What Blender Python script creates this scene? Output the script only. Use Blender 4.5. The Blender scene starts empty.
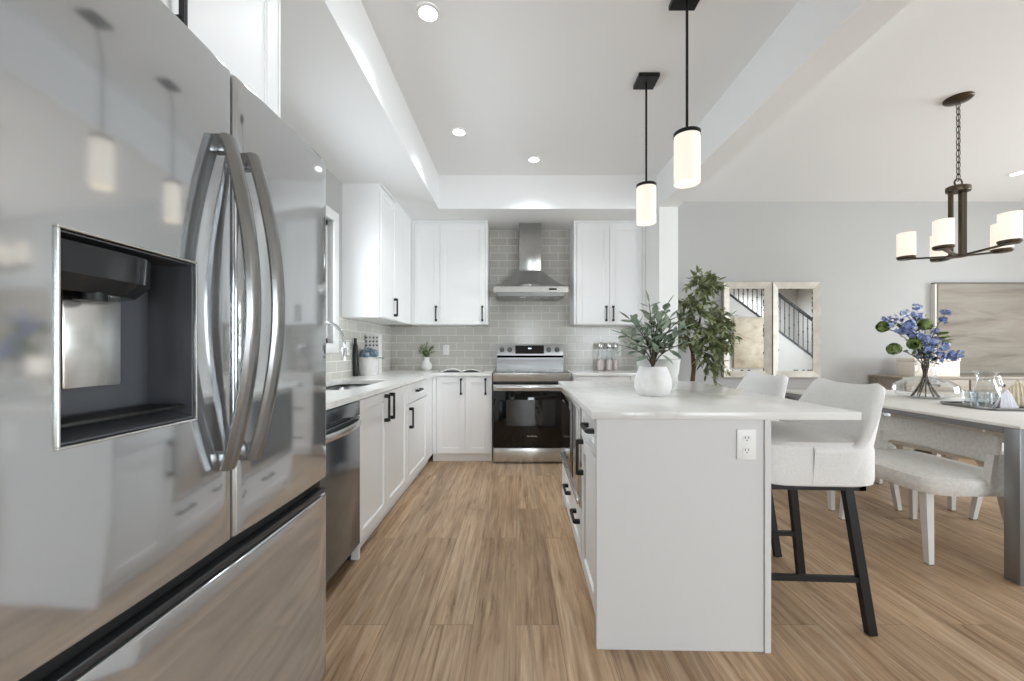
import bpy, bmesh, math, random
from mathutils import Vector, Matrix
PI = math.pi
R = math.radians
C = bpy.context.scene.collection
SC = bpy.context.scene

# ------------------------------------------------------------------ camera
cam = bpy.data.cameras.new('camera')
cam.sensor_width = 36.0
cam.lens = 36.0 * 400.0 / 1024.0
cam.shift_x = -4.0 / 1024.0
cam.shift_y = 9.5 / 1024.0
cam.clip_start = 0.02
camo = bpy.data.objects.new('camera', cam)
camo.location = (0, 0, 1.148)
camo.rotation_euler = (R(90), 0, 0)
C.objects.link(camo)
SC.camera = camo

# ------------------------------------------------------------------ world, exposure
SC.view_settings.view_transform = 'Standard'
SC.view_settings.look = 'None'
SC.view_settings.gamma = 1.0
SC.view_settings.use_curve_mapping = False
SC.view_settings.exposure = 0.5
W = bpy.data.worlds.new('sky')
SC.world = W
W.use_nodes = True
W.node_tree.nodes['Background'].inputs[0].default_value = (0.86, 0.93, 1.0, 1)
W.node_tree.nodes['Background'].inputs[1].default_value = 2.5
try:
    SC.cycles.use_denoising = True
    SC.cycles.max_bounces = 10
    SC.cycles.diffuse_bounces = 6
    SC.cycles.glossy_bounces = 5
    SC.cycles.transmission_bounces = 8
    SC.cycles.transparent_max_bounces = 12
    SC.cycles.sample_clamp_indirect = 6.0
    SC.cycles.caustics_reflective = False
    SC.cycles.caustics_refractive = False
except Exception:
    pass


def area(name, loc, rot, sx, sy, power, col=(1, 1, 1)):
    l = bpy.data.lights.new(name, 'AREA')
    l.shape = 'RECTANGLE'
    l.size, l.size_y, l.energy, l.color = sx, sy, power, col
    o = bpy.data.objects.new(name, l)
    o.location, o.rotation_euler = loc, [R(a) for a in rot]
    C.objects.link(o)
    return o


def spot(name, loc, power, angle=150, blend=0.9, col=(.90, .96, 1.0), rad=.04):
    l = bpy.data.lights.new(name, 'SPOT')
    l.energy, l.spot_size, l.spot_blend, l.color, l.shadow_soft_size = power, R(angle), blend, col, rad
    o = bpy.data.objects.new(name, l)
    o.location = loc
    C.objects.link(o)
    return o


def point(name, loc, power, col=(1, .93, .82), rad=.03):
    l = bpy.data.lights.new(name, 'POINT')
    l.energy, l.color, l.shadow_soft_size = power, col, rad
    o = bpy.data.objects.new(name, l)
    o.location = loc
    C.objects.link(o)
    return o


SW_Y = -1.1
# daylight by the sink and rear windows, fill by two added ones (each light stands just outside its pane)
DAY = (0.86, 0.945, 1.0)
area('daylight_rear', (.4, -4.7, 1.22), (90, 0, 0), .85, 2.0, 42, DAY)
area('rear_fill', (3.35, -4.7, 1.24), (90, 0, 0), 2.8, 2.3, 120, DAY)  # diffuse fill through the wide rear window added for it
area('right_fill', (8.05, 1.6, 1.45), (0, 90, 0), 1.9, 2.9, 260, DAY)  # fill from the right, through an unseen window added for light
area('daylight_sink', (-1.78, 2.7, 1.7), (0, -90, 0), 1.0, 1.1, 12, DAY)
spot('stairwell_fill', (6.4, SW_Y + .15, 2.85), 200, 170)  # added lamp without a fixture, brightens the stairwell in the mirrors
DOWN = [(-.455, 2.07), (-.457, 3.2), (.165, 3.66),
        (4.95, 3.95), (4.6, .9), (2.3, -1.8), (6.6, 2.0)]  # last three downlights are unseen, added as extra light
for x, y in DOWN:
    spot('downlight_lamp', (x, y, 2.872), 30 if x < 1 else 20, 122, 1.0)

# ------------------------------------------------------------------ materials


def lin(c):
    if isinstance(c, str):
        c = [int(c[i:i + 2], 16) / 255 for i in (0, 2, 4)]
    return tuple((v / 12.92 if v <= .04045 else ((v + .055) / 1.055) ** 2.4) for v in c[:3]) + (1,)


def mat(name, col, rough=.5, metal=0, spec=.5, coat=0, aniso=0, emis=None, estr=0, trans=0, ior=1.45, sheen=0):
    m = bpy.data.materials.new(name)
    m.use_nodes = True
    b = m.node_tree.nodes['Principled BSDF']
    b.inputs['Base Color'].default_value = lin(col)
    b.inputs['Roughness'].default_value = rough
    b.inputs['Metallic'].default_value = metal
    b.inputs['Specular IOR Level'].default_value = spec
    b.inputs['Coat Weight'].default_value = coat
    b.inputs['Coat Roughness'].default_value = .08
    b.inputs['Anisotropic'].default_value = aniso
    b.inputs['Transmission Weight'].default_value = trans
    b.inputs['IOR'].default_value = ior
    b.inputs['Sheen Weight'].default_value = sheen
    if emis:
        b.inputs['Emission Color'].default_value = lin(emis)
        b.inputs['Emission Strength'].default_value = estr
    return m


class NT:
    def __init__(s, m):
        s.t = m.node_tree
        s.b = s.t.nodes['Principled BSDF']

    def n(s, typ, **kw):
        o = s.t.nodes.new(typ)
        for k, v in kw.items():
            if k.startswith('i_'):
                key = k[2:].replace('_', ' ')
                o.inputs[int(key) if key.isdigit() else key].default_value = v
            else:
                setattr(o, k, v)
        return o

    def l(s, a, b):
        s.t.links.new(a, b)

    def coords(s, scale=(1, 1, 1), rot=(0, 0, 0), loc=(0, 0, 0)):
        tc = s.n('ShaderNodeTexCoord')
        mp = s.n('ShaderNodeMapping')
        mp.inputs['Scale'].default_value = scale
        mp.inputs['Rotation'].default_value = rot
        mp.inputs['Location'].default_value = loc
        s.l(tc.outputs['Object'], mp.inputs[0])
        return mp.outputs[0]

    def ramp(s, fac, stops):
        r = s.n('ShaderNodeValToRGB')
        el = r.color_ramp.elements
        while len(el) < len(stops):
            el.new(.5)
        for e, (p, c) in zip(el, stops):
            e.position = p
            e.color = lin(c)
        s.l(fac, r.inputs[0])
        return r.outputs[0]

    def mix(s, fac, a, b, mode='MIX'):
        m = s.n('ShaderNodeMix', data_type='RGBA', blend_type=mode)
        for sock, v in ((m.inputs['Factor'], fac), (m.inputs[6], a), (m.inputs[7], b)):
            if hasattr(v, 'is_linked'):
                s.l(v, sock)
            else:
                sock.default_value = v
        return m.outputs[2]

    def bump(s, h, strength=.2, dist=.01):
        b = s.n('ShaderNodeBump')
        b.inputs['Strength'].default_value = strength
        b.inputs['Distance'].default_value = dist
        s.l(h, b.inputs['Height'])
        s.l(b.outputs[0], s.b.inputs['Normal'])


def noise_mat(name, c0, c1, scale, rough=.7, bump=.0, detail=4, stretch=(1, 1, 1), metal=0, sheen=0, dist=.005):
    m = mat(name, c0, rough, metal, sheen=sheen)
    t = NT(m)
    nz = t.n('ShaderNodeTexNoise')
    nz.inputs['Scale'].default_value = scale
    nz.inputs['Detail'].default_value = detail
    t.l(t.coords(stretch), nz.inputs['Vector'])
    t.l(t.ramp(nz.outputs[0], [(.3, c0), (.7, c1)]), t.b.inputs['Base Color'])
    if bump:
        t.bump(nz.outputs[0], bump, dist)
    return m


def floor_mat():
    m = mat('oak_plank_floor', 'a48868', .38, spec=.4)
    t = NT(m)
    v = t.coords(rot=(0, 0, R(90)))
    br = t.n('ShaderNodeTexBrick', offset=.37, offset_frequency=2)
    br.inputs['Scale'].default_value = 1.0
    br.inputs['Brick Width'].default_value = 1.22
    br.inputs['Row Height'].default_value = .18
    br.inputs['Mortar Size'].default_value = .0012
    br.inputs['Mortar Smooth'].default_value = .2
    br.inputs['Color1'].default_value = (0, 0, 0, 1)
    br.inputs['Color2'].default_value = (1, 1, 1, 1)
    br.inputs['Mortar'].default_value = (.5, .5, .5, 1)
    t.l(v, br.inputs['Vector'])
    # every plank shifts the grain by its own random value
    tc = t.n('ShaderNodeTexCoord')
    sep = t.n('ShaderNodeSeparateColor')
    t.l(br.outputs['Color'], sep.inputs[0])
    cmb = t.n('ShaderNodeCombineXYZ')
    mul = t.n('ShaderNodeMath', operation='MULTIPLY', i_1=7.3)
    t.l(sep.outputs[0], mul.inputs[0])
    t.l(mul.outputs[0], cmb.inputs[1])
    t.l(mul.outputs[0], cmb.inputs[2])
    add = t.n('ShaderNodeVectorMath', operation='ADD')
    t.l(tc.outputs['Object'], add.inputs[0])
    t.l(cmb.outputs[0], add.inputs[1])

    def grain(sx, sy, detail, dist=0.0, rough=.6):
        mp = t.n('ShaderNodeMapping')
        mp.inputs['Scale'].default_value = (sx, sy, 1)
        t.l(add.outputs[0], mp.inputs[0])
        nz = t.n('ShaderNodeTexNoise')
        nz.inputs['Scale'].default_value = 1
        nz.inputs['Detail'].default_value = detail
        nz.inputs['Roughness'].default_value = rough
        nz.inputs['Distortion'].default_value = dist
        t.l(mp.outputs[0], nz.inputs['Vector'])
        return nz.outputs[0]
    g1 = grain(19, .85, 9, 1.6, .64)
    g2 = grain(85, 3.0, 5, .4)
    g3 = grain(5, .9, 4, 1.6)
    g4 = grain(14, 1.0, 6, 2.6, .68)
    c1 = t.ramp(g1, [(.28, 'a1856b'), (.42, 'c6a98b'), (.56, 'd7bda0'), (.74, 'e9d6be')])
    c2 = t.ramp(g2, [(.30, 'b4b0ac'), (.5, 'eae7e3'), (.7, 'ffffff')])
    c = t.mix(.60, c1, c2, 'MULTIPLY')
    c3 = t.ramp(g3, [(.3, 'b9b4ae'), (.5, 'e2ded8'), (.7, 'fffdf8')])
    c = t.mix(.60, c, c3, 'MULTIPLY')
    c4 = t.ramp(g4, [(.30, '7d6a58'), (.40, 'cfc4b8'), (.47, 'ffffff')])
    c = t.mix(.55, c, c4, 'MULTIPLY')
    tone = t.ramp(sep.outputs[0], [(0, 'dcd6d0'), (1, 'fffaf4')])
    c = t.mix(.75, c, tone, 'MULTIPLY')
    c = t.mix(br.outputs['Fac'], c, lin('7a6450'))
    t.l(c, t.b.inputs['Base Color'])
    t.bump(g2, .06, .002)
    return m


def tile_mat():
    m = mat('grey_subway_tile', 'b3b0ab', .16, spec=.55)
    t = NT(m)
    tc = t.n('ShaderNodeTexCoord')
    sp = t.n('ShaderNodeSeparateXYZ')
    t.l(tc.outputs['Object'], sp.inputs[0])
    ad = t.n('ShaderNodeMath', operation='ADD')
    t.l(sp.outputs[0], ad.inputs[0])
    t.l(sp.outputs[1], ad.inputs[1])
    cb = t.n('ShaderNodeCombineXYZ')
    t.l(ad.outputs[0], cb.inputs[0])
    t.l(sp.outputs[2], cb.inputs[1])
    br = t.n('ShaderNodeTexBrick', offset=.5)
    br.inputs['Scale'].default_value = 1
    br.inputs['Brick Width'].default_value = .2
    br.inputs['Row Height'].default_value = .088
    br.inputs['Mortar Size'].default_value = .0032
    br.inputs['Mortar Smooth'].default_value = .1
    br.inputs['Color1'].default_value = lin('c3c0b8')
    br.inputs['Color2'].default_value = lin('cdcac3')
    br.inputs['Mortar'].default_value = lin('ebe9e5')
    t.l(cb.outputs[0], br.inputs['Vector'])
    t.l(br.outputs['Color'], t.b.inputs['Base Color'])
    inv = t.n('ShaderNodeMath', operation='SUBTRACT', i_0=1.0)
    t.l(br.outputs['Fac'], inv.inputs[1])
    t.bump(inv.outputs[0], .35, .003)
    return m


def quartz_mat():
    m = mat('white_quartz', 'f0efec', .16, spec=.5)
    t = NT(m)
    nz = t.n('ShaderNodeTexNoise')
    nz.inputs['Scale'].default_value = 1.6
    nz.inputs['Detail'].default_value = 5
    nz.inputs['Distortion'].default_value = 1.3
    t.l(t.coords(), nz.inputs['Vector'])
    c = t.ramp(nz.outputs[0], [(.0, 'e9e8e5'), (.47, 'e9e8e5'), (.5, 'e0ded9'), (.53, 'eae9e6'), (1, 'ebeae7')])
    t.l(c, t.b.inputs['Base Color'])
    return m


def steel(name, col, rough, aniso=.5, stretch=(3, 3, 400), bump=.02, metal=.85):
    m = mat(name, col, rough, metal, aniso=aniso)
    t = NT(m)
    nz = t.n('ShaderNodeTexNoise')
    nz.inputs['Scale'].default_value = 1
    nz.inputs['Detail'].default_value = 3
    t.l(t.coords(stretch), nz.inputs['Vector'])
    mr = t.n('ShaderNodeMapRange')
    mr.inputs[3].default_value = rough * .8
    mr.inputs[4].default_value = rough * 1.25
    t.l(nz.outputs[0], mr.inputs[0])
    t.l(mr.outputs[0], t.b.inputs['Roughness'])
    if bump:
        t.bump(nz.outputs[0], bump, .001)
    return m


def thin_glass(name, tint=(1, 1, 1), gl=.9):
    m = bpy.data.materials.new(name)
    m.use_nodes = True
    t = m.node_tree
    t.nodes.clear()
    o = t.nodes.new('ShaderNodeOutputMaterial')
    tr = t.nodes.new('ShaderNodeBsdfTransparent')
    tr.inputs[0].default_value = tint + (1,)
    g = t.nodes.new('ShaderNodeBsdfGlossy')
    g.inputs['Roughness'].default_value = .02
    g.inputs[0].default_value = (gl, gl, gl, 1)
    lw = t.nodes.new('ShaderNodeLayerWeight')
    lw.inputs[0].default_value = .25
    mx = t.nodes.new('ShaderNodeMixShader')
    t.links.new(lw.outputs['Facing'], mx.inputs[0])
    t.links.new(tr.outputs[0], mx.inputs[1])
    t.links.new(g.outputs[0], mx.inputs[2])
    t.links.new(mx.outputs[0], o.inputs[0])
    return m


def painting_mat(name, cols, scale, stretch):
    m = mat(name, cols[0], .7)
    t = NT(m)
    nz = t.n('ShaderNodeTexNoise')
    nz.inputs['Scale'].default_value = scale
    nz.inputs['Detail'].default_value = 7
    nz.inputs['Roughness'].default_value = .62
    nz.inputs['Distortion'].default_value = .6
    t.l(t.coords(stretch), nz.inputs['Vector'])
    n = len(cols)
    t.l(t.ramp(nz.outputs[0], [(.3 + .4 * i / (n - 1), c) for i, c in enumerate(cols)]), t.b.inputs['Base Color'])
    return m


M = {}
M['wall'] = mat('warm_grey_wall_paint', 'b4b3b1', .85, spec=.2)
M['ceil'] = mat('white_ceiling_paint', 'efefef', .9, spec=.15)
M['trimw'] = mat('white_trim_paint', 'ececea', .45)
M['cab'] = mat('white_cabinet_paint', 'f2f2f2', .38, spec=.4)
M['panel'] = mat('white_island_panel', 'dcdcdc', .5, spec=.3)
M['floor'] = floor_mat()
M['tile'] = tile_mat()
M['quartz'] = quartz_mat()
M['fridge'] = steel('dark_brushed_steel', 'c9cbcd', .075, 0, bump=0, metal=.86)
M['steel'] = steel('brushed_steel', 'cfcecb', .22, .4)
M['dwsteel'] = steel('dark_dishwasher_steel', '7c8289', .17, .3, metal=.8)
M['backst'] = steel('backguard_steel', 'a9a9a9', .3, .2)
M['handlest'] = steel('dark_handle_steel', '8f8f8e', .2, .2, bump=0)
M['darksteel'] = mat('dark_knob_steel', '6f6f6e', .3, 1)
M['hoodst'] = steel('hood_steel', 'a9a8a5', .2, .4)
M['chrome'] = mat('chrome', 'd8d8da', .06, 1)
M['sinkst'] = steel('sink_steel', '8f8f8e', .28, .2)
M['black'] = mat('black_handle_metal', '151515', .38, .0)
M['blackm'] = mat('black_painted_metal', '1b1b1c', .45, .2)
M['blkglass'] = mat('black_oven_glass', '070708', .04, spec=.6)
M['ovenwin'] = mat('dark_oven_window', '1c1b1a', .05, spec=.8)
M['cooktop'] = mat('black_glass_cooktop', '1a1a1b', .05, spec=.9)
M['dark'] = mat('dark_recess_plastic', '2a2b2d', .3)
M['glossdark'] = mat('glossy_dark_plastic', '2e3032', .12, .3)
M['greyp'] = mat('grey_dispenser_liner', '5c5e62', .32, .4)
M['rubber'] = mat('black_gasket', '0a0a0a', .5)
M['fabric'] = noise_mat('light_grey_woven_fabric', 'dad8d5', 'ebeae8', 260, .9, .15, 3, sheen=.2)
M['chairf'] = noise_mat('grey_velvet_fabric', 'd0ccc6', 'e2dfda', 60, .9, .08, 4, sheen=.3)
M['chairleg'] = mat('white_painted_leg', 'd8d6d2', .45)
M['bronze'] = mat('dark_bronze', '4a4034', .35, .85)
M['blackrod'] = mat('black_pendant_metal', '121212', .35, .3)
M['shade'] = mat('frosted_glass_shade', 'cfc8ba', .35, emis='fff4e6', estr=.42)
M['shadech'] = mat('frosted_chandelier_shade', 'cfc7b8', .35, emis='fff4e6', estr=.46)
M['bulb'] = mat('glowing_bulb', 'ffffff', .5, emis='fff6e6', estr=3)
M['dlens'] = mat('downlight_lens', 'ffffff', .5, emis='ffffff', estr=4)
M['glass'] = thin_glass('window_glass')
M['clear'] = thin_glass('clear_glass', (.96, .97, .97), .85)
M['crystal'] = thin_glass('cut_crystal_glass', (.9, .92, .93), .95)
M['mirror'] = mat('mirror_glass', 'eceeee', .015, 1)
M['mframe'] = noise_mat('antiqued_mirror_bevel', 'b4aea2', 'cfc9be', 9, .5, .0, 5, metal=.2)
M['mframe2'] = mat('champagne_mirror_edge', 'a2968a', .3, .5)
M['antique'] = mat('antique_black_spots', '1d1b18', .6)
M['leafolive'] = noise_mat('sage_olive_leaf', '5c6f60', 'a9b6a2', 14, .5, 0, 2)
M['leaftree'] = noise_mat('green_tree_leaf', '5b6740', 'a0a67c', 9, .5, 0, 2)
M['leafdark'] = mat('dark_green_leaf', '34472c', .5)
M['leaflime'] = noise_mat('green_leaf', '4c6326', '86995a', 12, .5, 0, 2)
M['bark'] = noise_mat('brown_bark', '4c3526', '72543e', 18, .85, .3, 5, (1, 1, .3))
M['stem'] = mat('dark_stem', '4a3d30', .6)
M['soil'] = noise_mat('dark_soil', '2b2119', '46372a', 60, .95, .4)
M['potw'] = noise_mat('matte_white_ceramic', 'dcdad8', 'e6e4e2', 30, .75, .05)
M['blue'] = noise_mat('periwinkle_petals', '7384ba', 'a6b3d8', 30, .6, 0, 2)
M['dustblue'] = noise_mat('dusty_blue_petals', '6f8698', 'a7b7c2', 30, .6, 0, 2)
M['marbpot'] = painting_mat('grey_veined_ceramic', ['7f8181', 'bdbcb7', 'cccac5', 'd6d4d0'], 2.2, (1, 1, 3))
M['paint'] = painting_mat('beige_abstract_canvas', ['6c6359', '857c70', '90887c', '9c948a'], 1.5, (.6, 1, 4.5))
M['paint2'] = painting_mat('sand_abstract_canvas', ['8b8070', 'ada28e', 'b8ae9c', 'c4bbaa'], 3.0, (1, 1, 1.4))
M['canvas'] = mat('pale_canvas_edge', 'd8d5ce', .7)
M['bronzefr'] = mat('dark_picture_frame', '5d574e', .5, .3)
M['sideb'] = noise_mat('grey_washed_wood', '8f8578', 'a89d8f', 3, .55, .05, 6, (1, 8, 8))
M['cream'] = mat('cream_box', 'e9dfd2', .6)
M['paper'] = mat('white_paper', 'eeedea', .6)
M['print'] = painting_mat('printed_page', ['4b4a48', 'b9b6b1', 'efeeea', 'efeeea'], 9, (1, 1, 1))
M['tabletop'] = painting_mat('white_marbled_table', ['dcd9d2', 'e9e6e0', 'eceae5', 'efede8'], 2.0, (1, 1, 1))
M['tsteel'] = steel('grey_table_steel', '8f8f90', .34, .2, metal=.6)
M['linen'] = noise_mat('beige_linen', 'cdbfa6', 'e0d5c1', 50, .9, .1)
M['linenw'] = noise_mat('pale_napkin', 'dcdde6', 'efeff4', 40, .85, .1)
M['pewter'] = mat('pewter_tray', '8c8c8a', .25, .9)
M['pink'] = mat('pale_pink_salt', 'e9dcd8', .8)
M['tread'] = mat('stair_tread', '94806a', .5)
M['outletd'] = mat('outlet_slots', '5c5c5c', .5)
M['outlet'] = mat('white_outlet_plastic', 'f2f2f0', .35)
M['display'] = mat('display_digits', 'bcd6ff', .4, emis='cfe3ff', estr=1.5)

# ------------------------------------------------------------------ mesh builder


class MB:
    def __init__(s):
        s.bm = bmesh.new()

    def box(s, x0, x1, y0, y1, z0, z1, b=0, seg=2):
        r = bmesh.ops.create_cube(s.bm, size=1)
        vs = r['verts']
        for v in vs:
            v.co = Vector((x0 + (v.co.x + .5) * (x1 - x0), y0 + (v.co.y + .5) * (y1 - y0), z0 + (v.co.z + .5) * (z1 - z0)))
        if b:
            es = list({e for v in vs for e in v.link_edges})
            bmesh.ops.bevel(s.bm, geom=es, offset=b, segments=seg, profile=.5, affect='EDGES')
        return s

    def hexa(s, pts):
        """eight corners: bottom four then top four, same winding"""
        v = [s.bm.verts.new(p) for p in pts]
        for f in ((3, 2, 1, 0), (4, 5, 6, 7), (0, 1, 5, 4), (1, 2, 6, 5), (2, 3, 7, 6), (3, 0, 4, 7)):
            s.bm.faces.new([v[i] for i in f])
        return s

    def lathe(s, prof, c=(0, 0, 0), n=32, sx=1, sy=1, cap=True, thick=0):
        rings = []
        for r, z in prof:
            rings.append([s.bm.verts.new((c[0] + sx * r * math.cos(2 * PI * k / n), c[1] + sy * r * math.sin(2 * PI * k / n), c[2] + z)) for k in range(n)])
        for a, b in zip(rings, rings[1:]):
            for k in range(n):
                s.bm.faces.new((a[k], a[(k + 1) % n], b[(k + 1) % n], b[k]))
        if cap:
            if prof[0][0] > 1e-6:
                s.bm.faces.new(list(reversed(rings[0])))
            if prof[-1][0] > 1e-6:
                s.bm.faces.new(rings[-1])
        return s

    def tube(s, pts, r, n=8, closed=False, flat=None):
        pts = [Vector(p) for p in pts]
        rs = r if isinstance(r, (list, tuple)) else [r] * len(pts)
        rings = []
        prev = None
        N = len(pts)
        for i, p in enumerate(pts):
            if closed:
                d = pts[(i + 1) % N] - pts[i - 1]
            else:
                d = pts[min(i + 1, N - 1)] - pts[max(i - 1, 0)]
            d = d.normalized() if d.length > 1e-9 else Vector((0, 0, 1))
            if prev is None:
                u = d.orthogonal().normalized() if flat is None else (Vector(flat[2]) - d * Vector(flat[2]).dot(d)).normalized()
            else:
                u = prev - d * prev.dot(d)
                u = u.normalized() if u.length > 1e-6 else d.orthogonal().normalized()
            prev = u
            w = d.cross(u)
            a, b = (rs[i], rs[i]) if flat is None else (flat[0], flat[1])
            rings.append([s.bm.verts.new(p + u * a * math.cos(2 * PI * k / n + PI / n) + w * b * math.sin(2 * PI * k / n + PI / n)) for k in range(n)])
        m = N if closed else N - 1
        for i in range(m):
            a, b = rings[i], rings[(i + 1) % N]
            for k in range(n):
                s.bm.faces.new((a[k], a[(k + 1) % n], b[(k + 1) % n], b[k]))
        if not closed:
            s.bm.faces.new(list(reversed(rings[0])))
            s.bm.faces.new(rings[-1])
        return s

    def bar(s, p, q, w, h, up=(0, 0, 1)):
        p, q = Vector(p), Vector(q)
        d = (q - p).normalized()
        u = Vector(up) - d * Vector(up).dot(d)
        u = u.normalized() if u.length > 1e-6 else d.orthogonal().normalized()
        v = d.cross(u)
        c = [(-1, -1), (1, -1), (1, 1), (-1, 1)]
        return s.hexa([p + v * a * w / 2 + u * b * h / 2 for a, b in c] + [q + v * a * w / 2 + u * b * h / 2 for a, b in c])

    def prism(s, poly, axis, a0, a1):
        """poly of 2D points extruded along an axis ('x': (y,z), 'y': (x,z), 'z': (x,y))"""
        def P(p, a):
            return {'x': (a, p[0], p[1]), 'y': (p[0], a, p[1]), 'z': (p[0], p[1], a)}[axis]
        A = [s.bm.verts.new(P(p, a0)) for p in poly]
        B = [s.bm.verts.new(P(p, a1)) for p in poly]
        n = len(poly)
        s.bm.faces.new(A)
        s.bm.faces.new(list(reversed(B)))
        for i in range(n):
            s.bm.faces.new((A[i], B[i], B[(i + 1) % n], A[(i + 1) % n]))
        return s

    def sphere(s, c, r, sc=(1, 1, 1), sub=2):
        q = bmesh.ops.create_icosphere(s.bm, subdivisions=sub, radius=r)
        for v in q['verts']:
            v.co = Vector((v.co.x * sc[0] + c[0], v.co.y * sc[1] + c[1], v.co.z * sc[2] + c[2]))
        return s

    def grid(s, fn, nu, nv, closed_u=False):
        g = [[s.bm.verts.new(fn(i / (nu if closed_u else nu - 1), j / (nv - 1))) for j in range(nv)] for i in range(nu)]
        for i in range(nu if closed_u else nu - 1):
            for j in range(nv - 1):
                a, b = g[i], g[(i + 1) % nu]
                s.bm.faces.new((a[j], b[j], b[j + 1], a[j + 1]))
        return s

    def leaf(s, p, d, up, ln, wd, curl=.15):
        p, d, up = Vector(p), Vector(d).normalized(), Vector(up)
        u = up - d * up.dot(d)
        u = u.normalized() if u.length > 1e-4 else d.orthogonal().normalized()
        w = d.cross(u)
        prof = [(0, .06), (.25, .8), (.55, 1.0), (.82, .55), (1, .02)]
        mid, L, Rr = [], [], []
        for t, k in prof:
            c = p + d * ln * t - u * curl * ln * t * t
            mid.append(s.bm.verts.new(c - u * wd * .12 * k))
            L.append(s.bm.verts.new(c + w * wd * .5 * k))
            Rr.append(s.bm.verts.new(c - w * wd * .5 * k))
        for i in range(4):
            s.bm.faces.new((mid[i], mid[i + 1], L[i + 1], L[i]))
            s.bm.faces.new((Rr[i], Rr[i + 1], mid[i + 1], mid[i]))
        return s

    def build(s, name, material, parent=None, smooth=True, angle=35, normals=True):
        if normals:
            bmesh.ops.recalc_face_normals(s.bm, faces=s.bm.faces)
        if smooth:
            for f in s.bm.faces:
                f.smooth = True
            lim = R(angle)
            for e in s.bm.edges:
                if len(e.link_faces) == 2 and e.calc_face_angle(0) > lim:
                    e.smooth = False
        me = bpy.data.meshes.new(name)
        s.bm.to_mesh(me)
        s.bm.free()
        me.materials.append(M[material] if isinstance(material, str) else material)
        o = bpy.data.objects.new(name, me)
        C.objects.link(o)
        if parent:
            o.parent = parent
        return o


def tag(o, label, cat, group=None):
    o['label'] = label
    o['category'] = cat
    if group:
        o['group'] = group
    return o


def thing(name, label, cat, loc=(0, 0, 0), rz=0, group=None):
    o = bpy.data.objects.new(name, None)
    o.empty_display_size = .05
    o.location = loc
    o.rotation_euler = (0, 0, R(rz))
    C.objects.link(o)
    return tag(o, label, cat, group)


def struct(name, mb, material, parent=None, **k):
    o = mb.build(name, material, parent, **k)
    if not parent:
        o['kind'] = 'structure'
    return o


def dup(root, loc, rz=None, label=None):
    r = root.copy()
    C.objects.link(r)
    r.location = loc
    if rz is not None:
        r.rotation_euler = (0, 0, R(rz))
    if label:
        r['label'] = label

    def rec(src, dst):
        for ch in [c for c in bpy.data.objects if c.parent == src]:
            c = ch.copy()
            C.objects.link(c)
            c.parent = dst
            rec(ch, c)
    rec(root, r)
    return r


def subsurf(o, lv=2):
    m = o.modifiers.new('subdivision', 'SUBSURF')
    m.levels = m.render_levels = lv
    return o


# ------------------------------------------------------------------ the setting
XL, XR, YF, YB = -1.475, 7.8, -4.5, 4.715
ZC, ZS = 2.895, 2.56
struct('floor', MB().box(XL - .1, XR + .1, YF - .1, YB + .1, -.06, 0), 'floor')
struct('ceiling', MB().box(XL - .1, XR + .1, YF - .1, YB + .1, ZC, ZC + .08), 'ceil')
struct('wall_back', MB().box(XL - .12, XR + .12, YB, YB + .12, 0, ZC), 'wall')
# left wall with the sink window hole
WY0, WY1, WZ0, WZ1 = 2.12, 3.22, 1.20, 2.19
w = MB()
w.box(XL - .12, XL, YF - .12, WY0, 0, ZC).box(XL - .12, XL, WY1, YB, 0, ZC)
w.box(XL - .12, XL, WY0, WY1, 0, WZ0).box(XL - .12, XL, WY0, WY1, WZ1, ZC)
struct('wall_left', w, 'wall')
# rear wall (behind the camera) with a window and a wide opening added for light
w = MB()
ROPEN = [(.0, .8, .25, 2.2), (2.0, 4.7, .12, 2.35)]
xs_ = XL
for x0, x1, z0, z1 in ROPEN:
    w.box(xs_, x0, YF - .12, YF, 0, ZC).box(x0, x1, YF - .12, YF, z1, ZC).box(x0, x1, YF - .12, YF, 0, z0)
    xs_ = x1
w.box(xs_, XR, YF - .12, YF, 0, ZC)
struct('wall_rear', w, 'wall')
w = MB()
SY0, SY1, SZ0, SZ1 = .2, 3.0, .55, 2.35  # opening of the unseen window added to let light in
w.box(XR, XR + .12, YF - .12, SY0, 0, ZC).box(XR, XR + .12, SY1, YB, 0, ZC)
w.box(XR, XR + .12, SY0, SY1, 0, SZ0).box(XR, XR + .12, SY0, SY1, SZ1, ZC)
struct('wall_right', w, 'wall')
# dropped soffits, beam, wall end
struct('soffit_left', MB().box(XL, -.775, YF, YB, ZS, ZC), 'ceil')
struct('soffit_back', MB().box(-.775, 1.415, 4.0, YB, ZS, ZC), 'ceil')
struct('ceiling_beam', MB().box(1.415, 1.60, YF, YB, ZS, ZC), 'ceil')
struct('wall_divider', MB().box(1.415, 1.60, 3.95, YB, 0, ZS), 'trimw')
# backsplash
struct('backsplash_back', MB().box(XL + .012, 1.415, YB - .012, YB, .914, ZS), 'tile')
struct('backsplash_left', MB().box(XL, XL + .012, 1.41, WY0 - .076, .914, 1.43).box(XL, XL + .012, WY1 + .076, YB, .914, 1.43).box(XL, XL + .012, WY0 - .076, WY1 + .076, .914, WZ0 - .076), 'tile')
# baseboards
struct('baseboard_back', MB().box(1.60, XR, YB - .016, YB, 0, .12, .004), 'trimw')
struct('baseboard_right', MB().box(XR - .016, XR, -.4, YB - .016, 0, .12, .004), 'trimw')


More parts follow.
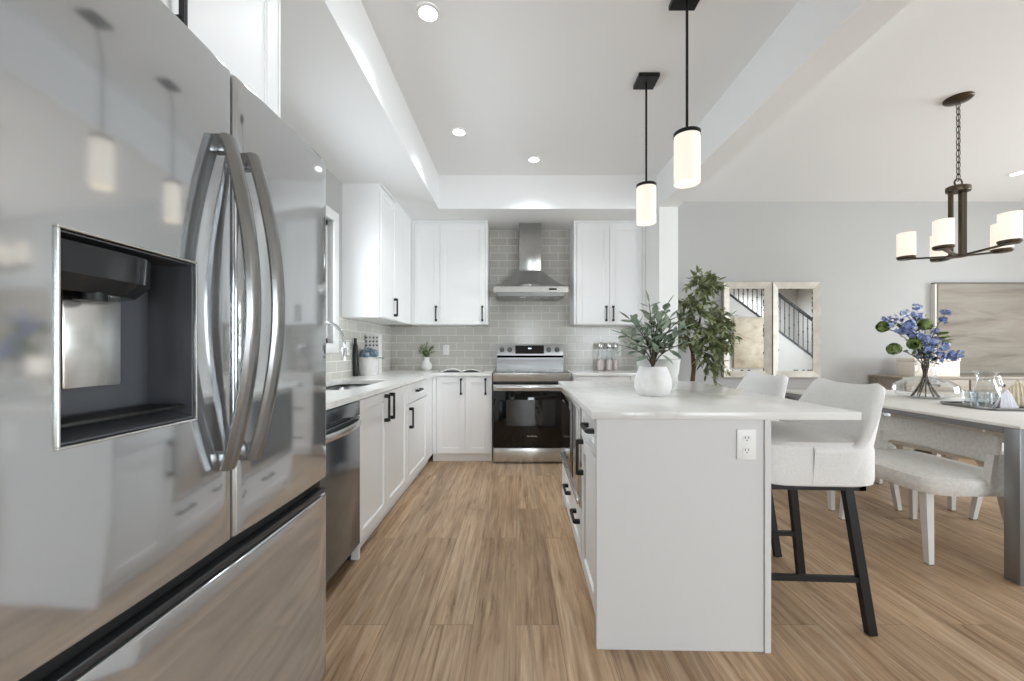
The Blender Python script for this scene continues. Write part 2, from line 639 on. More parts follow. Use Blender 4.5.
def window_x(name, x, y0, y1, z0, z1, face, mull=(), trim=.075):
    """window in a wall whose room side is at x; face = +1 when the room lies to +x"""
    f = MB()
    t = .045
    a, b = (x - .09, x - .04) if face > 0 else (x + .04, x + .09)
    f.box(a, b, y0, y1, z0, z0 + t, .004).box(a, b, y0, y1, z1 - t, z1, .004)
    f.box(a, b, y0, y0 + t, z0, z1, .004).box(a, b, y1 - t, y1, z0, z1, .004)
    for m_ in mull:
        f.box(a, b, m_ - .03, m_ + .03, z0, z1, .004)
    c, d = (x, x + .018) if face > 0 else (x - .018, x)
    f.box(c, d, y0 - trim, y1 + trim, z0 - trim, z0, .003).box(c, d, y0 - trim, y1 + trim, z1, z1 + trim, .003)
    f.box(c, d, y0 - trim, y0, z0, z1, .003).box(c, d, y1, y1 + trim, z0, z1, .003)
    o = struct(name, f, 'trimw')
    xm = (a + b) / 2
    MB().box(xm - .003, xm + .003, y0 + t, y1 - t, z0 + t, z1 - t).build('pane', 'glass', o)
    return o


window_x('window_1', XL, WY0, WY1, WZ0, WZ1, 1, (2.67,))
window_x('window_2', XR, SY0, SY1, SZ0, SZ1, -1, (1.13, 2.07))  # unseen window, added to light the room from the right
for n_, (x0, x1, z0, z1) in enumerate(ROPEN):
    f = MB()
    f.box(x0, x1, YF - .09, YF - .03, z0, z0 + .07, .004).box(x0, x1, YF - .09, YF - .03, z1 - .07, z1, .004)
    m_ = 1 if n_ == 0 else 3
    for k in range(m_ + 1):
        x = x0 + .03 + (x1 - x0 - .06) * k / m_
        f.box(x - .03, x + .03, YF - .09, YF - .03, z0 + .07, z1 - .07, .004)
    f.box(x0 - .08, x0, YF, YF + .018, z0 - .08, z1 + .08, .003).box(x1, x1 + .08, YF, YF + .018, z0 - .08, z1 + .08, .003)
    f.box(x0, x1, YF, YF + .018, z1, z1 + .08, .003)
    o = struct('window_%d' % (3 + n_), f, 'trimw')  # the wider second one is added for diffuse light
    MB().box(x0 + .04, x1 - .04, YF - .063, YF - .057, z0 + .07, z1 - .07).build('pane', 'glass', o)

# staircase behind the camera (seen in the mirrors): side wall, stringer, balusters, handrail
SW = -.5
sx0, sz0, sx1, sz1 = 4.75, 2.90, 7.75, .66


def stz(x):
    return sz0 + (sz1 - sz0) * (x - sx0) / (sx1 - sx0)


struct('wall_stair', MB().prism([(sx0, 0), (sx1, 0), (sx1, stz(sx1) - .03), (sx0, stz(sx0) - .03)], 'y', SW - .1, SW), 'wall')
struct('wall_stairwell', MB().box(4.75, XR, SW - 1.35, SW - 1.25, 0, ZC), 'wall')
w = MB()
for k in range(11):
    x = sx1 - .06 - .26 * k
    zt = stz(x) - .1
    w.box(x - .28, x, SW - 1.24, SW - .1, zt - .2, zt)
struct('stair_steps', w, 'tread')
rail = thing('stair_railing', 'black metal stair railing with knuckled balusters seen reflected in the mirrors', 'railing', (0, SW - .05, 0))
MB().bar((sx0, 0, stz(sx0)), (sx1, 0, stz(sx1)), .1, .06).build('bottom_rail', 'blackm', rail)
MB().bar((sx0, 0, stz(sx0) + .93), (sx1, 0, stz(sx1) + .93), .06, .055).build('handrail', 'blackm', rail)
for k in range(26):
    x = sx0 + .08 + k * .114
    z = stz(x)
    m_ = MB().box(x - .007, x + .007, -.007, .007, z, z + .92)
    for h in ([.3, .62] if k % 2 else [.46]):
        m_.sphere((x, 0, z + h), .022, (1, 1, 1.1), 1)
    m_.build('baluster', 'blackm', rail)
p = thing('reflected_painting', 'sand coloured abstract canvas seen only in the left mirror', 'painting', (5.9, SW + .024, 1.33))
MB().box(-.55, .55, -.02, .02, -.62, .62, .003).build('canvas', 'paint2', p)

# ------------------------------------------------------------------ cabinets


def shaker(mb, x0, x1, z0, z1, st=.057, y=-.02):
    g = .0016
    x0 += g
    x1 -= g
    z0 += g
    z1 -= g
    st = min(st, (z1 - z0) * .3, (x1 - x0) * .3)
    b = .0015
    mb.box(x0, x0 + st, y, 0, z0, z1, b, 1).box(x1 - st, x1, y, 0, z0, z1, b, 1)
    mb.box(x0 + st, x1 - st, y, 0, z0, z0 + st, b, 1).box(x0 + st, x1 - st, y, 0, z1 - st, z1, b, 1)
    mb.box(x0 + st - .001, x1 - st + .001, y + .009, 0, z0 + st - .001, z1 - st + .001)
    # small chamfer bead inside the frame
    q = .006
    for (a, c, d, e) in ((x0 + st, x0 + st + q, z0 + st, z1 - st), (x1 - st - q, x1 - st, z0 + st, z1 - st),
                         (x0 + st, x1 - st, z0 + st, z0 + st + q), (x0 + st, x1 - st, z1 - st - q, z1 - st)):
        mb.box(a, c, y + .005, 0, d, e)
    return mb


def pull(parent, x, z, ln, vertical=True, y=-.02, m='black'):
    h = MB()
    t, pr = .0065, .036
    if vertical:
        h.box(x - t, x + t, y - pr, y - pr + 2 * t, z - ln / 2, z + ln / 2, .0012, 1)
        for s in (-1, 1):
            zz = z + s * (ln / 2 - .009)
            h.box(x - t - .004, x + t + .004, y - pr + t, y, zz - .011, zz + .011, .001, 1)
    else:
        h.box(x - ln / 2, x + ln / 2, y - pr, y - pr + 2 * t, z - t, z + t, .0012, 1)
        for s in (-1, 1):
            xx = x + s * (ln / 2 - .009)
            h.box(xx - .011, xx + .011, y - pr + t, y, z - t - .003, z + t + .003, .001, 1)
    return h.build('handle', m, parent)


def cabinet(name, label, loc, rz, w, z0, z1, depth, fronts, toe=None, group=None, fillers=(), sidewall=False, open_top=0):
    t = thing(name, label, 'cabinet', loc, rz, group)
    b = MB().box(0, w, .001, depth, z0, z1 - open_top)
    if open_top:
        b.box(0, w, .001, .018, z1 - open_top, z1).box(0, .018, .018, depth, z1 - open_top, z1)
        b.box(w - .018, w, .018, depth, z1 - open_top, z1).box(.018, w - .018, depth - .018, depth, z1 - open_top, z1)
    for a, c in fillers:
        b.box(a + .001, c - .001, -.02, .001, z0, z1, .001, 1)
    if toe:
        b.box(0, w, .022, depth, 0, z0)
    if sidewall:
        b.box(0, .02, -.02, depth, 0, z0)
    b.build('body', 'cab', t)
    for kind, x0, x1, a, c, hd in fronts:
        d = shaker(MB(), x0, x1, a, c).build(kind, 'cab', t)
        for (hx, hz, ln, vert) in (hd or []):
            pull(d, hx, hz, ln, vert)
    return t


CT, CB = .914, .884          # worktop top and underside
XF = -.88                    # left base fronts
# left run: local x runs along +Y, fronts face +X
cabinet('sink_base_cabinet', 'white two-door base cabinet under the sink beside the dishwasher', (XF, 2.186, 0), 90, .98, .075, CB, .58,
        [('door', 0.004, .487, .08, .872, [(.435, .768, .175, True)]),
         ('door', .487, .976, .08, .872, [(.54, .768, .175, True)])], toe=True, sidewall=True, open_top=.25)
cabinet('corner_base_cabinet', 'white base cabinet with one drawer over one door beside the corner', (XF, 3.168, 0), 90, .93, .075, CB, .58,
        [('drawer', .004, .70, .715, .872, [(.33, .80, .15, False)]),
         ('door', .004, .70, .08, .708, [(.06, .60, .165, True)])], toe=True, fillers=((.702, .929),))
# back run, left of the range
YFr = 4.118
cabinet('narrow_base_cabinet', 'white base cabinet with two narrow doors left of the range', (-.859, YFr, 0), 0, .612, .08, CB, .583,
        [('door', .042, .337, .085, .872, [(.297, .775, .165, True)]),
         ('door', .337, .594, .085, .872, [(.547, .775, .165, True)])], toe=True, fillers=((0, .041), (.595, .612)))
# back run, right of the range
cabinet('drawer_base_cabinet', 'white base cabinet with three drawers right of the range', (.575, YFr, 0), 0, .838, .08, CB, .583,
        [('drawer', .01, .60, .715, .872, [(.305, .793, .165, False)]),
         ('drawer', .01, .60, .42, .708, [(.305, .56, .165, False)]),
         ('drawer', .01, .60, .085, .413, [(.305, .25, .165, False)])], toe=True, fillers=((.602, .836),))
# wall cabinets
UZ0, UZ1 = 1.425, 2.545
t = cabinet('side_wall_cabinet', 'white wall cabinet with one visible door right of the window', (-1.158, 3.39, 0), 90, .97, UZ0, UZ1, .316,
            [('door', .004, .43, UZ0 + .004, UZ1 - .03, [(.345, 1.545, .165, True)])], fillers=((.432, .66), (.664, .945)))
MB().box(0, .97, -.024, .316, UZ1, ZS - .001).build('top_trim', 'cab', t)
t = cabinet('corner_wall_cabinet', 'white two-door wall cabinet between the corner and the range hood', (-1.142, 4.385, 0), 0, .832, UZ0, UZ1, .317,
            [('door', .03, .312, UZ0 + .004, UZ1 - .03, [(.272, 1.545, .165, True)]),
             ('door', .312, .81, UZ0 + .004, UZ1 - .03, [(.775, 1.545, .165, True)])], fillers=((-.004, .029), (.811, .832)))
MB().box(0, .832, -.024, .317, UZ1, ZS - .001).build('top_trim', 'cab', t)
t = cabinet('double_wall_cabinet', 'white two-door wall cabinet right of the range hood', (.632, 4.385, 0), 0, .782, UZ0, UZ1, .317,
            [('door', .028, .39, UZ0 + .004, UZ1 - .03, [(.352, 1.545, .165, True)]),
             ('door', .39, .745, UZ0 + .004, UZ1 - .03, [(.427, 1.545, .165, True)])], fillers=((0, .027), (.746, .782)))
MB().box(0, .782, -.024, .317, UZ1, ZS - .001).build('top_trim', 'cab', t)
# over the fridge
t = cabinet('fridge_top_cabinet', 'white cabinet with tall doors above the steel refrigerator', (-.84, .42, 0), 90, .975, 1.83, UZ1, .63,
            [('door', .02, .49, 1.85, UZ1 - .02, [(.455, 2.0, .165, True)]),
             ('door', .49, .96, 1.85, UZ1 - .02, [(.53, 2.0, .165, True)])], fillers=((.961, .975),))
MB().box(0, .975, -.024, .63, UZ1, ZS - .001).build('top_trim', 'cab', t)
tag(MB().box(XL, -.87, 1.396, 1.414, 0, 1.829).build('fridge_side_panel', 'cab'), 'tall white side panel between the refrigerator and the worktop', 'panel')

# ------------------------------------------------------------------ worktops and sink
SKX0, SKX1, SKY0, SKY1 = -1.36, -.99, 2.33, 3.10


def rrect(x0, x1, y0, y1, r, n=6):
    pts = []
    for cx, cy, a in ((x1 - r, y1 - r, 0), (x0 + r, y1 - r, 90), (x0 + r, y0 + r, 180), (x1 - r, y0 + r, 270)):
        for k in range(n + 1):
            q = R(a + 90 * k / n)
            pts.append((cx + r * math.cos(q), cy + r * math.sin(q)))
    return pts


def slab_with_hole(outer, hole, z0, z1):
    mb = MB()
    bm = mb.bm
    es = []
    for loop in (outer, hole):
        vs = [bm.verts.new((x, y, z1)) for x, y in loop]
        es += [bm.edges.new((vs[i], vs[(i + 1) % len(vs)])) for i in range(len(vs))]
    r = bmesh.ops.triangle_fill(bm, edges=es, use_beauty=True)
    fs = [g for g in r['geom'] if isinstance(g, bmesh.types.BMFace)]
    hx = [p_[0] for p_ in hole]
    hy = [p_[1] for p_ in hole]
    bad = []
    for f_ in fs:
        c_ = f_.calc_center_median()
        if min(hx) < c_.x < max(hx) and min(hy) < c_.y < max(hy) and all(min(hx) - 1e-5 < v.co.x < max(hx) + 1e-5 and min(hy) - 1e-5 < v.co.y < max(hy) + 1e-5 for v in f_.verts):
            bad.append(f_)
    fs = [f_ for f_ in fs if f_ not in bad]
    if bad:
        bmesh.ops.delete(bm, geom=bad, context='FACES_ONLY')
    ex = bmesh.ops.extrude_face_region(bm, geom=fs)
    for v in [g for g in ex['geom'] if isinstance(g, bmesh.types.BMVert)]:
        v.co.z = z0
    return mb


XE = -.832
outer = [(XL + .013, 1.416), (XE, 1.416), (XE, 4.078), (-.247, 4.078), (-.247, YB - .013), (XL + .013, YB - .013)]
ct = slab_with_hole(outer, rrect(SKX0, SKX1, SKY0, SKY1, .07), CB, CT).build('worktop', 'quartz', angle=30)
tag(ct, 'white quartz L-shaped worktop along the left wall with the sink cut in', 'worktop')
tag(MB().box(.571, 1.413, 4.078, YB - .013, CB, CT, .002, 1).build('worktop', 'quartz'), 'white quartz worktop right of the range', 'worktop')
sk = thing('kitchen_sink', 'undermount stainless steel sink in the left worktop below the window', 'sink', (0, 0, 0))
loops = [(0, CB - .001), (.006, CB - .16), (.03, CB - .185)]
mb = MB()
rings = []
for inset, z in loops:
    rings.append([mb.bm.verts.new((x, y, z)) for x, y in rrect(SKX0 - .004 + inset, SKX1 + .004 - inset, SKY0 - .004 + inset, SKY1 + .004 - inset, .07)])
for a, b in zip(rings, rings[1:]):
    for k in range(len(a)):
        mb.bm.faces.new((a[k], a[(k + 1) % len(a)], b[(k + 1) % len(a)], b[k]))
mb.bm.faces.new(rings[-1])
o = mb.build('basin', 'sinkst', sk)
sm = o.modifiers.new('thickness', 'SOLIDIFY')
sm.thickness = .002
sm.offset = 1
MB().lathe([(.0, 0), (.04, 0), (.042, .003), (.03, .004), (0, .002)], (-1.18, 2.72, CB - .184)).build('drain', 'chrome', sk)

fa = thing('kitchen_faucet', 'chrome gooseneck pull-down faucet behind the sink', 'faucet', (-1.40, 2.74, CT))
MB().lathe([(.027, 0), (.027, .012), (.019, .02), (.017, .11), (.014, .115)]).build('base', 'chrome', fa)
arc = [(0, 0, .1), (0, 0, .28)] + [(.11 - .11 * math.cos(R(a)), 0, .28 + .14 * math.sin(R(a))) for a in range(15, 181, 15)] + [(.222, 0, .25)]
MB().tube(arc, .0115, 12).build('spout', 'chrome', fa)
MB().lathe([(.013, .085), (.016, .08), (.018, 0), (.012, 0)], (.222, 0, .165)).build('spray_head', 'chrome', fa)
MB().tube([(0, -.015, .07), (0, -.06, .085), (0, -.10, .12)], .006).build('lever', 'chrome', fa)

# ------------------------------------------------------------------ dishwasher
dw = thing('dishwasher', 'dark stainless dishwasher between the refrigerator and the sink cabinet', 'dishwasher', (XF, 1.584, 0), 90)
MB().box(0, .598, .02, .58, .08, CB - .004).box(0, .598, .05, .5, 0, .08).build('body', 'dark', dw)
MB().box(.003, .597, -.03, .02, .095, .79, .004).build('door', 'dwsteel', dw)
MB().box(.003, .597, -.03, .02, .795, .872, .004).build('control_strip', 'dwsteel', dw)
pts = [(.03 + .54 * k / 14, -.035 - .042 * math.sin(PI * k / 14) ** .6, .765) for k in range(15)]
MB().tube(pts, .012, 10, flat=(.018, .009, (0, 0, 1))).build('handle', 'steel', dw)

# ------------------------------------------------------------------ refrigerator (front faces +X; local x runs along +Y)
FW = .91
fr = thing('refrigerator', 'large dark stainless french-door refrigerator with ice dispenser at left', 'refrigerator', (-.648, .462, 0), 90)
MB().box(.004, FW - .004, .094, .75, .03, 1.77, .004).box(.03, FW - .03, .1, .7, 0, .03).build('body', 'greyp', fr)


def bulge(x, x0, x1, amp, er=.016):
    u = (x - x0) / (x1 - x0)
    y = -amp * (1 - (2 * u - 1) ** 2)
    e = min(x - x0, x1 - x)
    if e < er:
        y += er - math.sqrt(max(0, er * er - (er - e) ** 2))
    return y


def edge_samples(a, b, er, n):
    return [a + er * (1 - math.cos(PI / 2 * k / 5)) for k in range(5)] + [a + er + (b - a - 2 * er) * k / n for k in range(n + 1)] + [b - er * (1 - math.cos(PI / 2 * k / 5)) for k in range(4, -1, -1)]


def fridge_door(x0, x1, z0, z1, amp, hole=None, back=.09):
    er = .009
    xs = edge_samples(x0, x1, er, 16)
    zs = edge_samples(z0, z1, .008, 6)
    if hole:
        hx0, hx1, hz0, hz1 = hole
        xs = sorted(set([round(x, 5) for x in xs if min(abs(x - hx0), abs(x - hx1)) > .006] + [hx0, hx1]))
        zs = sorted(set([round(z, 5) for z in zs if min(abs(z - hz0), abs(z - hz1)) > .006] + [hz0, hz1]))
    mb = MB()

    def Y(x, z):
        e = min(z - z0, z1 - z)
        return bulge(x, x0, x1, amp, er) + (.008 - math.sqrt(max(0, .008 ** 2 - (.008 - e) ** 2)) if e < .008 else 0)
    g = [[mb.bm.verts.new((x, Y(x, z), z)) for z in zs] for x in xs]
    for i in range(len(xs) - 1):
        for j in range(len(zs) - 1):
            if hole and hx0 - 1e-6 <= xs[i] < hx1 - 1e-6 and hz0 - 1e-6 <= zs[j] < hz1 - 1e-6:
                continue
            mb.bm.faces.new((g[i][j], g[i + 1][j], g[i + 1][j + 1], g[i][j + 1]))
    bnd = [e for e in mb.bm.edges if len(e.link_faces) == 1]
    ex = bmesh.ops.extrude_edge_only(mb.bm, edges=bnd)
    for v in [q for q in ex['geom'] if isinstance(q, bmesh.types.BMVert)]:
        v.co.y = back
    return mb


DZ0, DZ1 = .715, 1.785
hole = (.10, .338, 1.011, 1.32)
ld = fridge_door(.002, FW / 2 - .004, DZ0, DZ1, .006, hole).build('left_door', 'fridge', fr, angle=50)
rd = fridge_door(FW / 2 + .004, FW - .002, DZ0, DZ1, .006).build('right_door', 'fridge', fr, angle=50)
fz = fridge_door(.002, FW - .002, .05, .662, .008).build('freezer_drawer', 'fridge', fr, angle=50)
MB().box(.01, FW - .01, .02, .094, .655, .722).build('drawer_recess', 'rubber', fr)
MB().box(.02, FW - .02, -.004, .02, .668, .684, .003).build('drawer_pull_lip', 'dark', fz)
MB().box(FW / 2 - .004, FW / 2 + .004, .02, .094, DZ0, DZ1 - .01).build('door_gasket', 'rubber', fr)
# dispenser inside the left door
dp = MB()
hx0, hx1, hz0, hz1 = hole
yb = .085
i0, i1, j0, j1 = hx0 + .0015, hx1 - .0015, hz0 + .0015, hz1 - .0015
dp.box(i0, i1, yb, yb + .004, j0, j1)
dp.box(i0 - .001, i0 + .002, -.002, yb, j0, j1).box(i1 - .002, i1 + .001, -.002, yb, j0, j1).box(i0, i1, -.002, yb, j1 - .002, j1)
dp.prism([(-.002, j0), (yb, j0), (yb, j0 + .03), (-.002, j0 + .003)], 'x', i0, i1)
dp.build('dispenser_recess', 'greyp', ld)
rm = MB()
rw = .004
rm.box(hx0 - rw, hx1 + rw, -.009, -.002, hz1, hz1 + rw, .001, 1).box(hx0 - rw, hx1 + rw, -.009, -.002, hz0 - rw, hz0, .001, 1)
rm.box(hx0 - rw, hx0, -.009, -.002, hz0, hz1, .001, 1).box(hx1, hx1 + rw, -.009, -.002, hz0, hz1, .001, 1)
rm.build('dispenser_rim', 'steel', ld)
q = MB()
n_ = 14
up_, lo_, bt_ = [], [], []
for k in range(n_ + 1):
    u = k / n_
    x = hx0 + .004 + u * .186
    e = max(0, (u - .62) / .38)
    y = .002 + .055 * (1 - math.sqrt(max(0, 1 - e * e)))
    up_.append((x, y, 1.308))
    lo_.append((x, y + .002, 1.262))
    bt_.append((x - .012 * e, y + .022, 1.238))
V = [[q.bm.verts.new(p_) for p_ in row] for row in (up_, lo_, bt_)]
V.insert(0, [q.bm.verts.new((p_[0], yb - .001, 1.308)) for p_ in up_])
V.append([q.bm.verts.new((p_[0], yb - .001, 1.238)) for p_ in bt_])
for r0, r1 in zip(V, V[1:]):
    for k in range(n_):
        q.bm.faces.new((r0[k], r0[k + 1], r1[k + 1], r1[k]))
q.bm.faces.new([r[0] for r in V])
q.bm.faces.new([r[-1] for r in reversed(V)])
q.build('dispenser_control', 'glossdark', ld)
MB().tube([(hx0 + .085, .04, 1.241), (hx0 + .085, .04, 1.228)], .02, 14).build('water_spout', 'rubber', ld)
MB().box(hx0 + .065, hx0 + .16, yb - .022, yb - .012, 1.085, 1.245, .004).build('ice_paddle', 'steel', ld)
MB().box(hx0 + .012, hx1 - .012, .006, yb - .01, hz0 + .024, hz0 + .03, .001).build('drip_grille', 'rubber', ld)


def fridge_handle(x, parent, lean):
    n = 24
    z0, z1 = .89, 1.612
    pts = []
    for k in range(n + 1):
        u = k / n
        s = math.sin(PI * u)
        pts.append((x + lean * s * .004, -.018 - .058 * s ** .9, z0 + (z1 - z0) * u))
    h = MB().tube(pts, .01, 10, flat=(.012, .021, (0, -1, 0)))
    for z in (z0 + .015, z1 - .015):
        h.box(x - .012, x + .012, -.028, .006, z - .02, z + .02, .004)
    return h.build('handle', 'handlest', parent)


fridge_handle(FW / 2 - .042, ld, -1)
fridge_handle(FW / 2 + .042, rd, 1)
MB().box(FW - .09, FW - .02, .01, .1, DZ1 + .001, DZ1 + .014, .004).build('hinge_cover', 'dark', fr)
MB().box(.02, .09, .01, .1, DZ1 + .001, DZ1 + .014, .004).build('hinge_cover', 'dark', fr)

# ------------------------------------------------------------------ range and hood
rg = thing('electric_range', 'stainless electric range with black oven door below the hood', 'range', (.162, 4.06, 0))
hw = .392
MB().box(-hw, hw, .02, .60, .03, CT - .002).box(-hw + .03, hw - .03, .05, .55, 0, .03).build('body', 'steel', rg)
od = MB().box(-hw, hw, -.03, .02, .165, .735, .004).build('oven_door', 'blkglass', rg)
MB().box(-hw, hw, -.034, .018, .735, .80, .004).build('door_top_trim', 'steel', od)
MB().box(-hw + .13, hw - .16, -.0315, -.029, .385, .645, .0006, 1).build('oven_window', 'ovenwin', od)
h = MB().tube([(-hw + .04, -.075, .772), (hw - .04, -.075, .772)], .012, 12)
for s in (-1, 1):
    h.box(s * (hw - .07) - .012, s * (hw - .07) + .012, -.07, -.03, .764, .78, .002)
h.build('handle', 'steel', od)
MB().box(-hw, hw, -.03, .02, .02, .158, .004).build('bottom_drawer', 'steel', rg)
MB().box(-hw + .004, hw - .004, -.028, .54, CT - .002, CT + .008, .003).build('cooktop', 'cooktop', rg)
MB().prism([(-.02, .826), (.02, .826), (.02, CT + .004), (-.04, CT + .004), (-.04, CT - .02)], 'x', -hw, hw).build('front_panel', 'steel', rg)
MB().box(-hw, hw, -.036, .02, .802, .826, .003).build('front_lip', 'rubber', rg)
for x, y, r in ((-.19, .12, .115), (.19, .12, .095), (-.19, .39, .075), (.19, .39, .1)):
    MB().lathe([(r, .0083), (r, .0089), (r - .003, .0089), (r - .003, .0083)], (x, y, CT), 40, cap=False).build('burner_ring', 'steel', rg)
bg = MB().prism([(.545, CT + .008), (.60, CT + .008), (.60, 1.215), (.568, 1.215), (.535, 1.085), (.545, 1.03)], 'x', -hw + .01, hw - .01).build('backguard', 'backst', rg)
MB().prism([(.547, 1.034), (.56, 1.034), (.55, 1.086), (.532, 1.086)], 'x', -hw + .012, hw - .012).build('black_strip', 'blkglass', bg)


def bgy(z):
    return .535 + (z - 1.085) / .13 * .033


MB().hexa([(-.17, bgy(1.105) - .003, 1.105), (.16, bgy(1.105) - .003, 1.105), (.16, .57, 1.105), (-.17, .57, 1.105),
           (-.17, bgy(1.20) - .003, 1.20), (.16, bgy(1.20) - .003, 1.20), (.16, .58, 1.20), (-.17, .58, 1.20)]).build('control_panel', 'blkglass', bg)
MB().box(-.02, .015, bgy(1.165) - .006, bgy(1.165) - .002, 1.16, 1.172).build('clock_digits', 'display', bg)
for x in (-.325, -.235, .215, .31):
    k = MB().tube([(x, bgy(1.15) + .004, 1.15), (x, bgy(1.15) - .022, 1.145)], [.03, .025], 20)
    k.box(x - .004, x + .004, bgy(1.15) - .034, bgy(1.15) - .015, 1.122, 1.17, .001, 1)
    k.build('knob', 'darksteel', bg)


def text_mesh(s, size, parent, loc, rot, material, name='lettering'):
    cu = bpy.data.curves.new(name, 'FONT')
    cu.body = s
    cu.size = size
    cu.extrude = .0006
    cu.align_x = 'CENTER'
    tmp = bpy.data.objects.new('tmp', cu)
    C.objects.link(tmp)
    dg = bpy.context.evaluated_depsgraph_get()
    me = bpy.data.meshes.new_from_object(tmp.evaluated_get(dg))
    bpy.data.objects.remove(tmp)
    me.materials.clear()
    me.materials.append(M[material])
    me.name = name
    o = bpy.data.objects.new(name, me)
    C.objects.link(o)
    o.parent = parent
    o.location = loc
    o.rotation_euler = [R(a) for a in rot]
    return o


text_mesh('SAMSUNG', .022, od, (0.0, -.0312, .272), (90, 0, 0), 'steel')

hd = thing('range_hood', 'stainless pyramid chimney range hood on the tiled wall', 'range hood', (.157, 4.70, 0))
HW, HD = .39, .50
cn = MB()
a, b, zt, zb = .122, .26, 2.03, 1.815
bot = [(-HW, -HD), (HW, -HD), (HW, 0), (-HW, 0)]
top = [(-a, -b), (a, -b), (a, 0), (-a, 0)]
nst = 8
rings = []
for k in range(nst + 1):
    u = k / nst
    e = u ** .8
    rings.append([cn.bm.verts.new((p_[0] + (q_[0] - p_[0]) * e, p_[1] + (q_[1] - p_[1]) * e, zb + (zt - zb) * u)) for p_, q_ in zip(bot, top)])
for r0, r1 in zip(rings, rings[1:]):
    for k in range(4):
        cn.bm.faces.new((r0[k], r0[(k + 1) % 4], r1[(k + 1) % 4], r1[k]))
cn.bm.faces.new(list(reversed(rings[0])))
cn.bm.faces.new(rings[-1])
cn.build('canopy', 'hoodst', hd, angle=25)
MB().box(-HW - .003, HW + .003, -HD - .003, 0, 1.755, 1.815, .002, 1).build('rim_band', 'steel', hd)
MB().prism([(-HW + .02, 1.755), (HW - .02, 1.755), (HW - .05, 1.72), (-HW + .05, 1.72)], 'y', -HD + .03, -.01).build('filter_panel', 'sinkst', hd)
MB().box(.19, .27, -HD - .006, -HD - .002, 1.777, 1.796, .001, 1).build('buttons', 'rubber', hd)
MB().box(-.121, .121, -b + .002, 0, 2.03, ZS - .001, .003).build('chimney', 'hoodst', hd)
MB().box(-.11, -.05, -HD + .1, -HD + .16, 1.716, 1.722).build('hood_lamp', 'outlet', hd)

# ------------------------------------------------------------------ island (its left side faces the aisle)
IRZ = -1.2   # the island stands about one degree off the room's axis


def isl(px, py):
    q = R(IRZ)
    return (.309 + (px - .309) * math.cos(q) - (py - 1.535) * math.sin(q), 1.535 + (px - .309) * math.sin(q) + (py - 1.535) * math.cos(q))


def iloc(px, py, z=0):
    x, y = isl(px, py)
    return (x, y, z)


ILEN = 1.42
t = cabinet('island_door_cabinet', 'white island cabinet with one drawer over one door nearest the camera', iloc(.331, 1.945), IRZ - 90, .39, .10, CB, .61,
            [('drawer', .002, .388, .73, .872, [(.27, .822, .15, False)]),
             ('door', .002, .388, .105, .724, [(.045, .64, .165, True)])], toe=True)
t = cabinet('island_microwave_cabinet', 'white island cabinet with a wide bottom drawer under the built-in microwave', iloc(.331, 2.94), IRZ - 90, .99, .10, .372, .61,
            [('drawer', .02, .985, .105, .368, [(.46, .285, .15, False), (.86, .285, .15, False)])], toe=True)
MB().box(0, .02, -.02, .61, 0, CB).build('end_panel', 'cab', t)
MB().box(.02, .99, .56, .61, .372, CB).build('back_panel', 'cab', t)
mw = thing('built_in_microwave', 'stainless built-in microwave oven with black glass in the island side', 'microwave', iloc(.331, 2.915), IRZ - 90)
MB().box(0, .955, 0, .5, .3725, .878).build('body', 'dark', mw)
MB().box(0, .955, -.028, 0, .374, .876, .003).build('frame', 'steel', mw)
g_ = MB().box(.03, .70, -.034, -.026, .44, .852, .002).build('glass_door', 'blkglass', mw)
MB().box(.12, .6, -.0348, -.0338, .50, .80).build('glass_window', 'ovenwin', g_)
MB().box(.715, .93, -.032, -.026, .40, .852, .002).build('control_panel', 'steel', mw)
MB().box(.02, .94, -.04, -.026, .385, .41, .003).build('drawer_lip', 'steel', mw)
# end panel facing the camera, plus the back panel under the overhang
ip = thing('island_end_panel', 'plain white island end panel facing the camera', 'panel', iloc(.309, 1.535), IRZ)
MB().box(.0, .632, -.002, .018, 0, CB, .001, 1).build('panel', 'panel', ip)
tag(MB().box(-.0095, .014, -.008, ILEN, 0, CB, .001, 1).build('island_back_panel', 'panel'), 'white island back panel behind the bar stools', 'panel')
o = C.objects['island_back_panel']
o.location = iloc(.309 + .643, 1.535)
o.rotation_euler = (0, 0, R(IRZ))
o = tag(MB().box(0, 1.012, 0, 1.49, CB, CT, .003, 2).build('island_worktop', 'quartz'), 'white quartz island worktop with a bar overhang on the right', 'worktop')
o.location = iloc(.287, 1.522)
o.rotation_euler = (0, 0, R(IRZ))


def outlet(name, label, loc, rz, w=.072, h=.115):
    t = thing(name, label, 'outlet', loc, rz, None)
    MB().box(-w / 2, w / 2, -.006, 0, -h / 2, h / 2, .0025).build('cover_plate', 'outlet', t)
    for s in (-1, 1):
        z = s * h * .2
        f_ = MB().lathe([(.0165, 0), (.0165, .002)], (0, 0, 0), 20)
        for v in f_.bm.verts:
            v.co = Vector((v.co.x, -.006 - v.co.z, max(-.0135, min(.0135, v.co.y)) + z))
        f_.build('socket', 'outlet', t)
        k = MB()
        for x in (-.006, .006):
            k.box(x - .0012, x + .0012, -.0088, -.0078, z - .001, z + .008)
        k.box(-.002, .002, -.0088, -.0078, z - .009, z - .005)
        k.build('slots', 'outletd', t)
    return t


outlet('wall_outlet', 'white power outlet on the island end panel', iloc(.309 + .565, 1.5325, .79), IRZ)
outlet('wall_outlet', 'white outlet on the back tiles above the open magazine', (-.82, YB - .0125, 1.15), 0)
outlet('wall_outlet', 'white outlet on the back tiles right of the glass bottles', (1.20, YB - .0125, 1.14), 0)
outlet('wall_outlet', 'white outlet on the left wall tiles beside the window', (XL + .0125, 3.47, 1.16), 90)

# ------------------------------------------------------------------ bar stools


